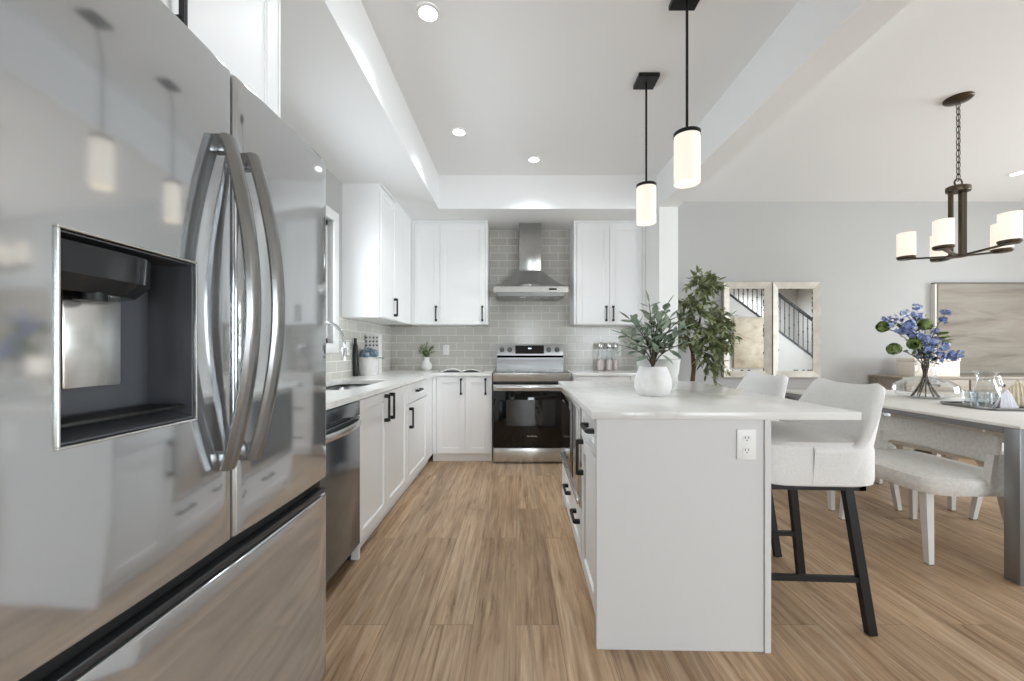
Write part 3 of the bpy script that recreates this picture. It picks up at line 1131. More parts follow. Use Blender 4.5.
def superell(a, b, n, k):
    out = []
    for i in range(k):
        t_ = 2 * PI * i / k
        c, s = math.cos(t_), math.sin(t_)
        out.append((a * math.copysign(abs(c) ** (2 / n), c), b * math.copysign(abs(s) ** (2 / n), s)))
    return out


def cushion(mb, a, b, n, layers, k=48, c=(0, 0)):
    rings = []
    for sc, z in layers:
        rings.append([mb.bm.verts.new((c[0] + x * sc, c[1] + y * sc, z)) for x, y in superell(a, b, n, k)])
    for r0, r1 in zip(rings, rings[1:]):
        for i in range(k):
            mb.bm.faces.new((r0[i], r0[(i + 1) % k], r1[(i + 1) % k], r1[i]))
    mb.bm.faces.new(list(reversed(rings[0])))
    mb.bm.faces.new(rings[-1])
    return mb


def make_stool(label, loc, rz):
    t = thing('bar_stool', label, 'bar stool', loc, rz, 'bar stools at the island')
    cushion(MB(), .24, .262, 5, [(.93, .602), (.985, .61), (1, .63), (1, .745), (.985, .765), (.93, .778), (.6, .785), (.0001, .786)], c=(-.01, 0)).build('seat', 'fabric', t)
    # curved shell back: plan path from the near seat side round the back to the far side
    path = []
    n = 40
    for i in range(n + 1):
        u = -1 + 2 * i / n
        au = abs(u)
        ang = u * R(96)
        x = .215 * math.copysign(abs(math.cos(ang)) ** .55, math.cos(ang)) - .0
        y = .262 * math.copysign(abs(math.sin(ang)) ** .6, math.sin(ang))
        path.append((x, y, au))

    def top(au):
        if au < .34:
            return .978 + .014 * (1 - math.cos(au / .34 * PI)) / 2
        s = (au - .34) / .50
        s = min(1, s)
        return .992 - .24 * (s * s * (3 - 2 * s)) ** .9

    def outer_inner(th):
        def fn(u, v):
            i = u * n
            i0 = min(int(i), n - 1)
            f_ = i - i0
            x, y, au = [path[i0][k] * (1 - f_) + path[i0 + 1][k] * f_ for k in range(3)]
            zt_ = top(au)
            z = .615 + (zt_ - .615) * v
            flare = .085 * max(0, (z - .62) / .4) ** 1.0 * max(0, 1 - au ** 3 * .9)
            L = math.hypot(x, y)
            taper = th * (1 - .25 * v)
            return Vector((x + flare - x / L * taper, y * (1 + .04 * v) - y / L * taper, z))
        return fn
    mb = MB()
    fo, fi = outer_inner(0), outer_inner(.055)
    nv = 12
    rows = []
    for i in range(n + 1):
        u = i / n
        ring = [fo(u, j / nv) for j in range(nv + 1)]
        ti, to = fi(u, 1), fo(u, 1)
        ring.append((ti + to) / 2 + Vector((0, 0, .018)))
        ring += [fi(u, j / nv) for j in range(nv, -1, -1)]
        rows.append([mb.bm.verts.new(p_) for p_ in ring])
    for r0, r1 in zip(rows, rows[1:]):
        m_ = len(r0)
        for j in range(m_):
            mb.bm.faces.new((r0[j], r1[j], r1[(j + 1) % m_], r0[(j + 1) % m_]))
    mb.bm.faces.new(rows[0])
    mb.bm.faces.new(list(reversed(rows[-1])))
    o = mb.build('backrest', 'fabric', t, angle=80)
    f_ = MB()
    f_.box(-.22, .19, -.20, -.165, .572, .602, .002, 1).box(-.22, .19, .165, .20, .572, .602, .002, 1)
    f_.box(-.22, -.19, -.20, .20, .572, .602, .002, 1).box(.16, .19, -.20, .20, .572, .602, .002, 1)
    f_.build('seat_frame', 'blackm', t)
    for sy in (-1, 1):
        MB().bar((-.205, sy * .185, .6), (-.225, sy * .215, 0), .028, .028, (1, 0, 0)).build('leg', 'blackm', t)
        MB().bar((.12, sy * .185, .6), (.195, sy * .215, 0), .028, .034, (1, 0, 0)).build('leg', 'blackm', t)
        MB().bar((-.218, sy * .204, .215), (.165, sy * .204, .215), .018, .022).build('stretcher', 'blackm', t)
    MB().bar((-.217, -.2, .26), (-.217, .2, .26), .018, .022).build('footrest', 'blackm', t)
    return t


st = make_stool('pale grey upholstered bar stool with black legs nearest the camera at the island', (1.25, 1.84, 0), -3)
dup(st, (1.27, 2.45, 0), -2, 'pale grey upholstered bar stool at the island behind the nearer stool')

# ------------------------------------------------------------------ dining table and chairs
tb = thing('dining_table', 'rectangular dining table with white marbled top and grey steel legs', 'table', (2.962, 2.845, 0))
TX, TY = .51, .90
MB().box(-TX, TX, -TY, TY, .762, .778, .003).build('tabletop', 'tabletop', tb)
a = MB()
for s in (-1, 1):
    a.box(s * TX - .012 - .0 * s, s * TX + .012, -TY, TY, .730, .7615, .002, 1) if False else a.box(min(s * TX, s * (TX - .03)), max(s * TX, s * (TX - .03)), -TY + .067, TY - .067, .730, .7615, .002, 1)
    a.box(-TX + .15, TX - .15, min(s * TY, s * (TY - .03)), max(s * TY, s * (TY - .03)), .730, .7615, .002, 1)
a.build('apron', 'tsteel', tb)
for sx in (-1, 1):
    for sy in (-1, 1):
        x0, x1 = sorted((sx * (TX + .001), sx * (TX - .15)))
        y0, y1 = sorted((sy * (TY + .001), sy * (TY - .066)))
        MB().box(x0, x1, y0, y1, .0, .7615, .003).build('leg', 'tsteel', tb)


def make_chair(label, loc, rz):
    t = thing('dining_chair', label, 'chair', loc, rz, 'grey dining chairs with white legs')
    cushion(MB(), .275, .345, 4.6, [(.9, .375), (.97, .38), (1, .40), (1, .445), (.985, .462), (.93, .472), (.6, .478), (.0001, .479)], c=(-.02, 0)).build('seat', 'chairf', t)
    n = 32

    def pt(u, th):
        a_ = (u * 2 - 1) * R(78)
        return Vector((.15 * math.cos(a_) ** .7 - th * math.cos(a_) + .0, .355 * math.copysign(abs(math.sin(a_)) ** .8, a_) - th * math.sin(a_) * .8, 0))
    mb = MB()
    rows = []
    for i in range(n + 1):
        u = i / n
        w_ = abs(u * 2 - 1)
        zb_ = .535 - .05 * max(0, (w_ - .72) / .28)
        zt_ = .695
        th = .045
        ring = []
        for k in range(14):
            q_ = 2 * PI * k / 14
            ct_, st_ = math.cos(q_), math.sin(q_)
            d_ = th / 2 - th / 2 * math.copysign(abs(ct_) ** .6, ct_)
            z = (zb_ + zt_) / 2 + (zt_ - zb_) / 2 * math.copysign(abs(st_) ** .5, st_)
            p_ = pt(u, d_)
            p_.z = z
            p_.x += (z - .5) * .12
            ring.append(mb.bm.verts.new(p_))
        rows.append(ring)
    for r0, r1 in zip(rows, rows[1:]):
        for k in range(14):
            mb.bm.faces.new((r0[k], r1[k], r1[(k + 1) % 14], r0[(k + 1) % 14]))
    mb.bm.faces.new(rows[0])
    mb.bm.faces.new(list(reversed(rows[-1])))
    mb.build('backrest', 'chairf', t, angle=80)
    for u in (.02, .98):
        p_ = pt(u, .022)
        MB().hexa([(p_.x - .045, p_.y - .02, .44), (p_.x + .035, p_.y - .02, .44), (p_.x + .035, p_.y + .02, .44), (p_.x - .045, p_.y + .02, .44),
                   (p_.x - .015, p_.y - .018, .60), (p_.x + .035, p_.y - .018, .60), (p_.x + .035, p_.y + .018, .60), (p_.x - .015, p_.y + .018, .60)]).build('back_support', 'chairf', t)
    for sx in (-1, 1):
        for sy in (-1, 1):
            tx, ty, bx, by = sx * .21 - .01, sy * .25, sx * .24, sy * .285
            g = .021
            h_ = .014
            MB().hexa([(bx - h_, by - h_, .004), (bx + h_, by - h_, .004), (bx + h_, by + h_, .004), (bx - h_, by + h_, .004),
                       (tx - g, ty - g, .385), (tx + g, ty - g, .385), (tx + g, ty + g, .385), (tx - g, ty + g, .385)]).build('leg', 'chairleg', t)
            MB().box(bx - h_, bx + h_, by - h_, by + h_, 0, .004).build('foot_pad', 'rubber', t)
    return t


ch = make_chair('grey low-backed dining chair tucked under the table corner nearest the camera', (2.455, 2.43, 0), 0)
dup(ch, (2.50, 3.15, 0), 0, 'grey dining chair on the aisle side of the table, behind the nearest chair')
dup(ch, (3.34, 2.43, 0), 180, 'grey dining chair on the far side of the table, opposite the nearest chair')
dup(ch, (3.36, 3.15, 0), 180, 'grey dining chair on the far side of the table near the flower vase')

# ------------------------------------------------------------------ table setting
rng = random.Random(4)
vx, vy, TZ = 3.15, 3.08, .778
vs = thing('glass_vase', 'wide clear glass vase with a short neck on the dining table', 'vase', (vx, vy, TZ))
prof = [(.0, .004), (.12, .004), (.19, .02), (.222, .06), (.215, .10), (.16, .135), (.09, .155), (.058, .18), (.05, .22), (.055, .27), (.062, .285)]
o = MB().lathe([(r_ * (.86 if z_ < .17 else 1), z_) for r_, z_ in prof], n=48, cap=False).build('body', 'clear', vs)
MB().lathe([(.06, .281), (.066, .285), (.06, .289)], n=40, cap=False).build('rim', 'clear', vs)
MB().lathe([(.0, 0), (.103, 0), (.103, .004), (0, .004)], n=40).build('base', 'clear', vs)


def blossom(mb, c, r, cnt, rg, size=.016):
    for _ in range(cnt):
        d = Vector((rg.gauss(0, 1), rg.gauss(0, 1), rg.gauss(0, 1))).normalized()
        p_ = Vector(c) + d * r * rg.uniform(.6, 1.0)
        u = d.orthogonal().normalized()
        w_ = d.cross(u)
        a0 = rg.uniform(0, 2 * PI)
        for k in range(4):
            a_ = a0 + k * PI / 2
            mb.leaf(p_, u * math.cos(a_) + w_ * math.sin(a_) + d * .35, d, size, size * .85, .25)


def curve_pts(p0, p1, p2, n=10):
    p0, p1, p2 = Vector(p0), Vector(p1), Vector(p2)
    return [p0 * (1 - k / n) ** 2 + p1 * 2 * (k / n) * (1 - k / n) + p2 * (k / n) ** 2 for k in range(n + 1)]


# branches: tip offset from the vase axis (x, y, z above the table), kind, and a label
BR = [((-.30, -.02, .62), 'sprig', 'left-reaching blue flowering branch with small buds in the glass vase'),
      ((-.23, .06, .56), 'ball', 'branch with a round green flower head at the far left of the vase'),
      ((-.25, -.05, .38), 'ball', 'lowest left branch with a round green flower head over the vase'),
      ((-.02, .04, .68), 'blue', 'tallest upright branch of periwinkle blossom in the glass vase'),
      ((-.09, -.04, .55), 'blue', 'central branch of periwinkle blossom in the glass vase'),
      ((.05, -.08, .40), 'blue', 'low front cluster of periwinkle blossom at the vase neck'),
      ((.22, .02, .44), 'blue', 'right-leaning branch of periwinkle blossom over the vase'),
      ((.30, .05, .68), 'sprig', 'right-reaching blue flowering branch rising across the painting'),
      ((.14, -.03, .50), 'leafy', 'branch with a broad green leaf to the right in the vase'),
      ((.33, .0, .34), 'blue', 'drooping right branch of pale blue blossom over the vase'),
      ((-.10, -.06, .42), 'ball', 'short branch with a round green flower head left of the vase neck'),
      ((.03, -.02, .57), 'ball', 'upright branch with a round green flower head amid the blue blossom'),
      ((-.17, .02, .63), 'blue', 'left upright branch of periwinkle blossom above the green heads')]
for i, (tip, kind, lb) in enumerate(BR):
    tip = (tip[0] * .95 - .05, tip[1], tip[2] * .97 + .01)
    t = thing('flower_branch', lb, 'flower', (vx, vy, TZ), 0, 'flowering branches in the glass vase')
    a_ = rng.uniform(0, 2 * PI)
    foot = Vector((.09 * math.cos(a_), .07 * math.sin(a_), .012))
    nk = Vector((.02 * math.cos(a_ + 2), .02 * math.sin(a_ + 2), .25))
    low = curve_pts(foot, (foot.x * .1, foot.y * .1, .12), nk, 6)
    up = curve_pts(nk, (tip[0] * .3, tip[1] * .3, .25 + (tip[2] - .25) * .75), tip, 10)
    MB().tube(low + up[1:], [.0042] * 7 + [.0035 - .0002 * k for k in range(10)], 6).build('stem', 'stem', t)
    lv = MB()
    for k in range(3, 10):
        d = Vector((rng.uniform(-1, 1), rng.uniform(-1, 1), rng.uniform(0, .8)))
        lv.leaf(up[k], d, (0, 0, 1), rng.uniform(.03, .06), .024)
        lv.leaf(up[k], -d + Vector((0, 0, .6)), (0, 0, 1), rng.uniform(.03, .05), .02)
    if kind == 'leafy':
        for q in range(7):
            lv.leaf(up[10] + Vector((0, 0, -.01 * q)), (rng.uniform(-1, 1), -.6, rng.uniform(-.2, .5)), (0, -.3, 1), .075, .06)
    lv.build('leaves', 'leaflime' if kind in ('leafy', 'ball') else 'leafdark', t, normals=False)
    fl = MB()
    if kind == 'blue':
        for k in (4, 5, 6, 7, 8, 9, 10, 10):
            c_ = up[k] + Vector((rng.uniform(-.07, .07), rng.uniform(-.05, .05), rng.uniform(-.045, .045)))
            blossom(fl, c_, .03, 10, rng, .0155)
        fl.build('blossom', 'blue', t, normals=False)
    elif kind == 'sprig':
        for k in range(5, 11):
            blossom(fl, up[k] + Vector((rng.uniform(-.03, .03), 0, rng.uniform(-.03, .03))), .02, 6, rng, .018)
        fl.build('blossom', 'blue', t, normals=False)
    elif kind == 'ball':
        blossom(fl, up[10], .042, 80, rng, .022)
        fl.build('flower_head', 'leaflime', t, normals=False)

tr = thing('serving_tray', 'flat pewter serving tray on the dining table right of the vase', 'tray', (3.07, 2.55, TZ))
MB().prism([(-.16, -.13), (.16, -.17), (.18, .17), (-.14, .21), (-.18, .16), (-.19, -.06)], 'z', 0, .008).build('base', 'pewter', tr)
MB().tube([(-.16, -.13, .012), (.16, -.17, .012), (.18, .17, .012), (-.14, .21, .012), (-.18, .16, .012), (-.19, -.06, .012)], .007, 8, closed=True).build('rim', 'pewter', tr)
TT = TZ + .009
pt_ = thing('glass_pitcher', 'clear glass pitcher with a flared lip on the serving tray', 'pitcher', (3.13, 2.665, TT))
MB().lathe([(.0, .004), (.05, .004), (.066, .03), (.068, .07), (.05, .125), (.04, .16), (.044, .19), (.058, .215), (.062, .22)], n=32, cap=False).build('body', 'crystal', pt_)
MB().tube([(.045, 0, .18), (.09, 0, .185), (.105, 0, .13), (.09, 0, .07), (.066, 0, .055)], .006, 8).build('handle', 'crystal', pt_)
MB().lathe([(0, 0), (.05, 0), (.05, .004), (0, .004)], n=32).build('base', 'crystal', pt_)
tum = thing('glass_tumbler', 'cut glass tumbler at the left end of the serving tray', 'glass', (2.95, 2.55, TT), 0, 'cut glass tumblers on the tray')
MB().lathe([(.0, .003), (.033, .003), (.036, .01), (.04, .085), (.0405, .088), (.037, .088), (.033, .012), (0, .01)], n=12, cap=False).build('cup', 'crystal', tum)
MB().lathe([(0, 0), (.033, 0), (.033, .003), (0, .003)], n=12).build('base', 'crystal', tum)
dup(tum, (3.04, 2.535, TT), 10, 'cut glass tumbler in front of the pitcher in the middle of the tray')
dup(tum, (3.0, 2.64, TT), 20, 'cut glass tumbler just left of the pitcher')


def napkin(name, label, loc, rz, material, w_, h_, d_):
    t = thing(name, label, 'napkin', loc, rz)
    mb = MB()
    n = 17
    for s in range(2):
        def fn(u, v, s=s):
            x = (u - .5) * w_ * (1 - .45 * v)
            y = (s - .5) * d_ * (1 - v) + .006 * math.sin(u * 40 + s * 2) * (1 - v * .5)
            return Vector((x, y, h_ * v * (1 - .35 * abs(u - .5) * 2) + .003))
        mb.grid(fn, n * 2, 8)
    o_ = mb.build('cloth', material, t, angle=60)
    sm_ = o_.modifiers.new('thickness', 'SOLIDIFY')
    sm_.thickness = .003
    return t


napkin('folded_napkin', 'pale fluted napkin standing at the right end of the serving tray', (3.0, 2.445, TT), -10, 'linenw', .10, .12, .05)
napkin('folded_napkin', 'beige linen napkin standing behind the pale napkin', (3.165, 2.52, TT), -35, 'linen', .16, .17, .06)

# ------------------------------------------------------------------ dining wall: mirrors, painting, sideboard


def mirror(label, x0, x1, z0, z1, seed):
    t = thing('wall_mirror', label, 'mirror', ((x0 + x1) / 2, YB - .003, z0), 0, 'distressed framed mirrors')
    w_, h_ = (x1 - x0) / 2, z1 - z0
    b = .075
    MB().box(-w_, w_, -.03, -.001, 0, h_, .002, 1).build('backing', 'mframe2', t)
    MB().box(-w_ + b - .002, w_ - b + .002, -.034, -.03, b - .002, h_ - b + .002).build('glass', 'mirror', t)
    o_, i_ = [(-w_, 0), (w_, 0), (w_, h_), (-w_, h_)], [(-w_ + b, b), (w_ - b, b), (w_ - b, h_ - b), (-w_ + b, h_ - b)]
    for k in range(4):
        a0, a1, c1, c0 = o_[k], o_[(k + 1) % 4], i_[(k + 1) % 4], i_[k]
        m_ = MB().hexa([(a0[0], -.03, a0[1]), (a1[0], -.03, a1[1]), (c1[0], -.03, c1[1]), (c0[0], -.03, c0[1]),
                        (a0[0], -.062, a0[1]), (a1[0], -.062, a1[1]), (c1[0], -.038, c1[1]), (c0[0], -.038, c0[1])])
        m_.build('bevel_panel', 'mframe', t, smooth=False)
    rg = random.Random(seed)
    sp = MB()
    for k in range(26):
        side = rg.choice('tblrrr')
        u = rg.random()
        ln_ = rg.uniform(.006, .02)
        if side in 'tb':
            x, z = -w_ + b + u * 2 * (w_ - b), (h_ - b - .006 if side == 't' else b + .006)
            sp.sphere((x, -.0345, z), .007, (ln_ / .006, .08, 1), 1)
        else:
            x, z = (w_ - b - .005 if side == 'r' else -w_ + b + .005), b + u * (h_ - 2 * b)
            sp.sphere((x, -.0345, z), .007, (1, .08, ln_ / .006), 1)
    sp.build('antique_spots', 'antique', t)
    return t


mirror('distressed silver framed mirror half behind the tall tree', 2.42, 2.975, .83, 1.94, 1)
mirror('distressed silver framed mirror to the right of its twin', 2.99, 3.545, .83, 1.94, 2)
pa = thing('canvas_painting', 'large beige abstract canvas painting in a thin frame on the dining wall', 'painting', (5.72, YB - .002, .87))
MB().box(-.80, .80, -.045, 0, .006, 1.05, .001, 1).build('canvas', 'paint', pa)
fr_ = MB()
fr_.box(-.83, .83, -.055, 0, -.01, .006, .001, 1).box(-.83, .83, -.055, 0, 1.05, 1.066, .001, 1)
fr_.box(.80, .83, -.055, 0, .006, 1.05, .001, 1).box(-.812, -.80, -.055, 0, .006, 1.05, .001, 1)
fr_.build('frame', 'bronzefr', pa)
MB().box(-.835, -.812, -.05, 0, .006, 1.05, .001, 1).build('frame_side', 'canvas', pa)
sb = thing('sideboard', 'grey washed wood sideboard below the beige painting', 'sideboard', (5.2, 4.48, 0))
MB().box(-1.05, 1.05, -.19, .20, .08, .835, .003).build('body', 'sideb', sb)
MB().box(-1.07, 1.07, -.205, .21, .835, .86, .003).build('top', 'sideb', sb)
for k in range(3):
    x = -1.03 + .69 * k
    d = MB().box(x, x + .67, -.208, -.19, .715, .825, .002).build('drawer', 'sideb', sb)
    MB().sphere((x + .335, -.22, .77), .015).build('knob', 'black', d)
    d = MB().box(x, x + .67, -.208, -.19, .12, .70, .002).build('door', 'sideb', sb)
    MB().sphere((x + .6, -.22, .5), .015).build('knob', 'black', d)
for sx in (-1, 1):
    for sy in (-.15, .15):
        MB().box(sx * .95 - .03, sx * .95 + .03, sy - .03, sy + .03, 0, .08, .003).build('leg', 'sideb', sb)
cb = thing('cream_box', 'cream storage box on the sideboard behind the blue flowers', 'box', (4.53, 4.40, .8605))
MB().box(-.245, .245, -.10, .10, 0, .165, .006).build('body', 'cream', cb)
MB().box(-.25, .25, -.105, .105, .165, .20, .006).build('lid', 'cream', cb)

# ------------------------------------------------------------------ plants


def leafy(branches, mb, rg, ln, wd, dens, start=.15, droop=.3):
    """leaves in alternating pairs along each branch polyline"""
    for pts in branches:
        L = [0]
        for a_, b_ in zip(pts, pts[1:]):
            L.append(L[-1] + (b_ - a_).length)
        tot = L[-1]
        n = max(2, int(tot * dens))
        for k in range(n):
            s_ = tot * (start + (1 - start) * (k + .5) / n)
            i = max(j for j in range(len(L)) if L[j] <= s_ + 1e-9)
            i = min(i, len(pts) - 2)
            f_ = (s_ - L[i]) / (L[i + 1] - L[i])
            p_ = pts[i].lerp(pts[i + 1], f_)
            d = (pts[i + 1] - pts[i]).normalized()
            sd = d.orthogonal().normalized()
            sd.rotate(Matrix.Rotation(rg.uniform(0, 2 * PI), 3, d))
            for s in (1, -1):
                v = (d * rg.uniform(.35, .9) + sd * s * rg.uniform(.6, 1) + Vector((0, 0, rg.uniform(-droop, .35))))
                mb.leaf(p_, v, Vector((rg.uniform(-.4, .4), rg.uniform(-.4, .4), 1)), ln * rg.uniform(.7, 1.2), wd * rg.uniform(.75, 1.15), rg.uniform(0, .35))
        mb.leaf(pts[-1], pts[-1] - pts[-2], (0, 0, 1), ln, wd)


# olive plant on the island
op = thing('olive_plant', 'potted olive-leaf plant in a rounded white pot on the island', 'plant', (.705, 2.06, CT))
prof = [(.0, 0), (.066, 0), (.082, .012), (.093, .045), (.09, .085), (.077, .125), (.066, .15), (.061, .15), (.07, .12), (.07, .13), (.0, .13)]
MB().lathe(prof, n=40, cap=False).build('pot', 'potw', op)
MB().lathe([(0, .128), (.068, .128), (.068, .134), (0, .137)], n=24).build('soil', 'soil', op)
rg = random.Random(11)
tips = [(-.02, .0, .505), (.02, .03, .44), (-.13, -.02, .41), (-.155, .02, .33), (-.09, -.06, .36), (.06, -.03, .48), (.10, .02, .42), (.155, -.02, .36),
        (.17, .04, .42), (.09, -.09, .31), (-.05, .09, .40), (-.10, -.05, .27), (.13, -.06, .27), (.0, -.07, .39), (.03, -.05, .34), (-.14, .03, .26)]
brs = [curve_pts((0, 0, .13), (x * .06, y * .06, .15 + (z - .13) * .50), (x * .95, y, .02 + z * .90), 8) for x, y, z in tips]
sb_ = MB()
for b in brs:
    sb_.tube(b, [.0045 - .0003 * k for k in range(9)], 6)
sb_.build('stems', 'stem', op)
lv = MB()
leafy(brs, lv, rg, .072, .034, 19, .35)
lv.build('leaves', 'leafolive', op, normals=False)

vp = thing('ceramic_planter', 'tapered grey veined ceramic planter on the island behind the olive plant', 'planter', (.84, 2.36, CT))
MB().lathe([(0, 0), (.07, 0), (.084, .012), (.112, .10), (.122, .18), (.116, .18), (.106, .10), (.08, .02), (0, .016)], n=40, cap=False).build('body', 'marbpot', vp)

# tall tree behind the island
tp = thing('olive_tree', 'tall leafy indoor tree with a forked brown trunk beside the wall end', 'tree', (1.83, 4.12, 0))
MB().lathe([(0, 0), (.14, 0), (.17, .02), (.20, .30), (.21, .34), (.19, .34), (.185, .30), (0, .30)], n=32, cap=False).build('pot', 'potw', tp)
MB().lathe([(0, .295), (.186, .295), (.186, .305), (0, .31)], n=24).build('soil', 'soil', tp)
rg = random.Random(5)
trunk = MB()
T0 = [Vector(p_) for p_ in ((0, 0, .3), (-.02, .01, .7), (0, 0, .95), (-.01, 0, 1.12))]
trunk.tube(T0, [.028, .025, .022, .019], 10)
forks = [[T0[2], Vector((.05, -.02, 1.12)), Vector((.11, -.04, 1.28)), Vector((.16, -.03, 1.42))],
         [T0[3], Vector((-.06, .03, 1.3)), Vector((-.04, .05, 1.5)), Vector((.0, .04, 1.62))],
         [T0[3], Vector((.02, -.04, 1.32)), Vector((.06, -.05, 1.55)), Vector((.12, -.02, 1.72))]]
for f_ in forks:
    trunk.tube(f_, [.017, .013, .009, .006], 8)
brs = []
tipsT = [(.36, -.05, 1.32), (.40, 0, 1.48), (.34, -.12, 1.15), (.30, -.1, 1.02), (.24, -.12, .92), (.30, .03, 1.58), (.18, -.2, 1.35), (.12, -.22, 1.18), (.22, -.05, 1.78),
         (.14, .03, 1.93), (.26, 0, 1.88), (.02, .02, 1.88), (.04, -.12, 1.75), (-.10, -.1, 1.68), (-.16, -.02, 1.62), (-.2, -.08, 1.45), (-.2, -.02, 1.3), (-.14, -.15, 1.22),
         (-.05, -.22, 1.35), (-.02, -.2, 1.12), (.1, .1, 1.4), (.02, -.2, 1.52), (.28, -.15, 1.4), (.20, -.18, 1.24), (-.08, .1, 1.5), (.30, -.02, 1.22), (.10, -.2, 1.30), (.38, -.06, 1.20)]
for x, y, z in tipsT:
    x = x * .86 - .015
    tgt = Vector((x, y, z))
    src = min([f_[k] for f_ in forks for k in (1, 2, 3)], key=lambda p_: (p_ - tgt).length + (.25 if p_.z > z + .1 else 0))
    mid = (src + tgt) / 2 + Vector((0, 0, .06))
    brs.append(curve_pts(src, mid, tgt, 7))
for b in brs:
    trunk.tube(b, [.0055 - .0005 * k for k in range(8)], 5)
trunk.build('trunk', 'bark', tp)
lv = MB()
leafy(brs, lv, rg, .078, .032, 40, .15, .5)
for b in brs:
    for _ in range(4):
        p_ = b[rg.randrange(3, 8)]
        d = Vector((rg.uniform(-1, 1), rg.uniform(-1, .3), rg.uniform(-.9, .6))).normalized()
        tw = curve_pts(p_, p_ + d * .07, p_ + d * .13 + Vector((0, 0, -.03)), 4)
        leafy([tw], lv, rg, .07, .03, 50, .1, .5)
bad = [v for v in lv.bm.verts if v.co.x < -.215 or v.co.y > .56]
bmesh.ops.delete(lv.bm, geom=list({f for v in bad for f in v.link_faces}), context='FACES')
lv.build('leaves', 'leaftree', tp, normals=False)

# small green plant in a bud vase on the back counter
bv = thing('bud_vase_plant', 'small white vase with a green sprig in the worktop corner', 'plant', (-1.02, 4.56, CT))
MB().lathe([(0, 0), (.04, 0), (.06, .03), (.06, .07), (.038, .105), (.03, .12), (.036, .155), (.03, .155), (.025, .12), (0, .1)], n=28, cap=False).build('vase', 'potw', bv)
brs = [curve_pts((0, 0, .12), (x * .2, y * .2, .2), (x, y, z), 6) for x, y, z in ((-.07, 0, .25), (.07, 0, .27), (0, .02, .30), (-.04, -.04, .28), (.05, -.04, .24), (.09, 0, .22), (-.08, -.02, .21), (0, -.06, .25))]
sb_ = MB()
for b in brs:
    sb_.tube(b, .002, 5)
sb_.build('stems', 'leafdark', bv)
lv = MB()
rg = random.Random(3)
leafy(brs, lv, rg, .034, .02, 60, .2)
lv.build('leaves', 'leaflime', bv, normals=False)

# dusty blue flowers in a white pot by the window
hp = thing('blue_flower_pot', 'white pot with dusty blue flowers on the worktop beside the window', 'plant', (-1.37, 3.72, CT))
MB().lathe([(0, 0), (.074, 0), (.08, .008), (.088, .165), (.09, .17), (.084, .17), (.08, .15), (0, .15)], n=40, cap=False).build('pot', 'potw', hp)
lv = MB()
rg = random.Random(8)
for k in range(16):
    a_ = rg.uniform(0, 2 * PI)
    lv.leaf((.02 + .04 * math.cos(a_), .04 * math.sin(a_), .16), (math.cos(a_) + .6, math.sin(a_), .35), (0, 0, 1), .09, .035, .3)
lv.build('leaves', 'leafdark', hp, normals=False)
fl = MB()
for c_ in ((0, 0, .215), (-.03, -.02, .20), (.055, -.02, .20), (.0, -.055, .19), (.02, .04, .2)):
    blossom(fl, c_, .04, 40, rg, .024)
fl.build('blossom', 'dustblue', hp, normals=False)

# white patterned canister with black lid and clear bottle behind the pot
cn_ = thing('patterned_canister', 'white dimpled block canister behind the blue flower pot', 'canister', (-1.395, 3.91, CT))
m_ = MB().box(-.06, .07, -.045, .045, 0, .385, .004)
m_.build('body', 'potw', cn_)
d_ = MB()
for r_ in range(3):
    for c_ in range(4):
        d_.sphere((-.05 + .034 * c_, -.046, .28 + .037 * r_), .011, (1, .5, 1), 1)
d_.build('dimples', 'pewter', cn_)
bk = thing('black_bottle', 'slim black bottle standing left of the blue flower pot', 'bottle', (-1.435, 3.575, CT))
MB().lathe([(0, 0), (.02, 0), (.021, .005), (.021, .27), (.012, .30)], n=20).build('body', 'black', bk)
MB().lathe([(.013, .30), (.013, .34), (0, .34)], n=16).build('cap', 'black', bk)

# open magazine on the back counter
mg = thing('open_magazine', 'open magazine lying on the worktop left of the range', 'magazine', (-.60, 4.40, CT), 8)
for s in (-1, 1):
    q = MB()

    def fn(u, v, s=s):
        return Vector((s * u * .23, (v - .5) * .30, .004 + .028 * (math.sin(min(1, u * 1.15) * PI) ** .9) * (1 if s < 0 else .75)))
    q.grid(fn, 14, 4)
    o = q.build('page', 'paper' if s < 0 else 'print', mg, angle=80)
    sm_ = o.modifiers.new('thickness', 'SOLIDIFY')
    sm_.thickness = .004
MB().box(-.24, .24, -.155, .155, 0, .0025).build('cover', 'blackm', mg)

# three glass bottles with silver lids on the right counter
SB = [(.965, 4.56, 'glass storage bottle with silver lid, leftmost of three beside the range'),
      (1.07, 4.59, 'glass storage bottle with silver lid, middle of three beside the range'),
      (1.145, 4.62, 'glass storage bottle with silver lid, rightmost of three beside the range')]
b0 = None
for x, y, lb in SB:
    if b0 is None:
        b0 = thing('glass_bottle', lb, 'bottle', (x, y, CT), 0, 'glass bottles right of the range')
        MB().lathe([(0, .002), (.034, .002), (.042, .01), (.042, .15), (.036, .17), (.03, .20), (.03, .255)], n=28, cap=False).build('body', 'clear', b0)
        MB().lathe([(.031, .245), (.034, .25), (.034, .29), (.028, .315), (.0, .325)], n=24).build('lid', 'chrome', b0)
        MB().lathe([(0, .004), (.028, .004), (.036, .025), (.036, .09), (.026, .12), (0, .13)], n=24).build('contents', 'pink', b0)
    else:
        dup(b0, (x, y, CT), 0, lb)

# ------------------------------------------------------------------ lamps


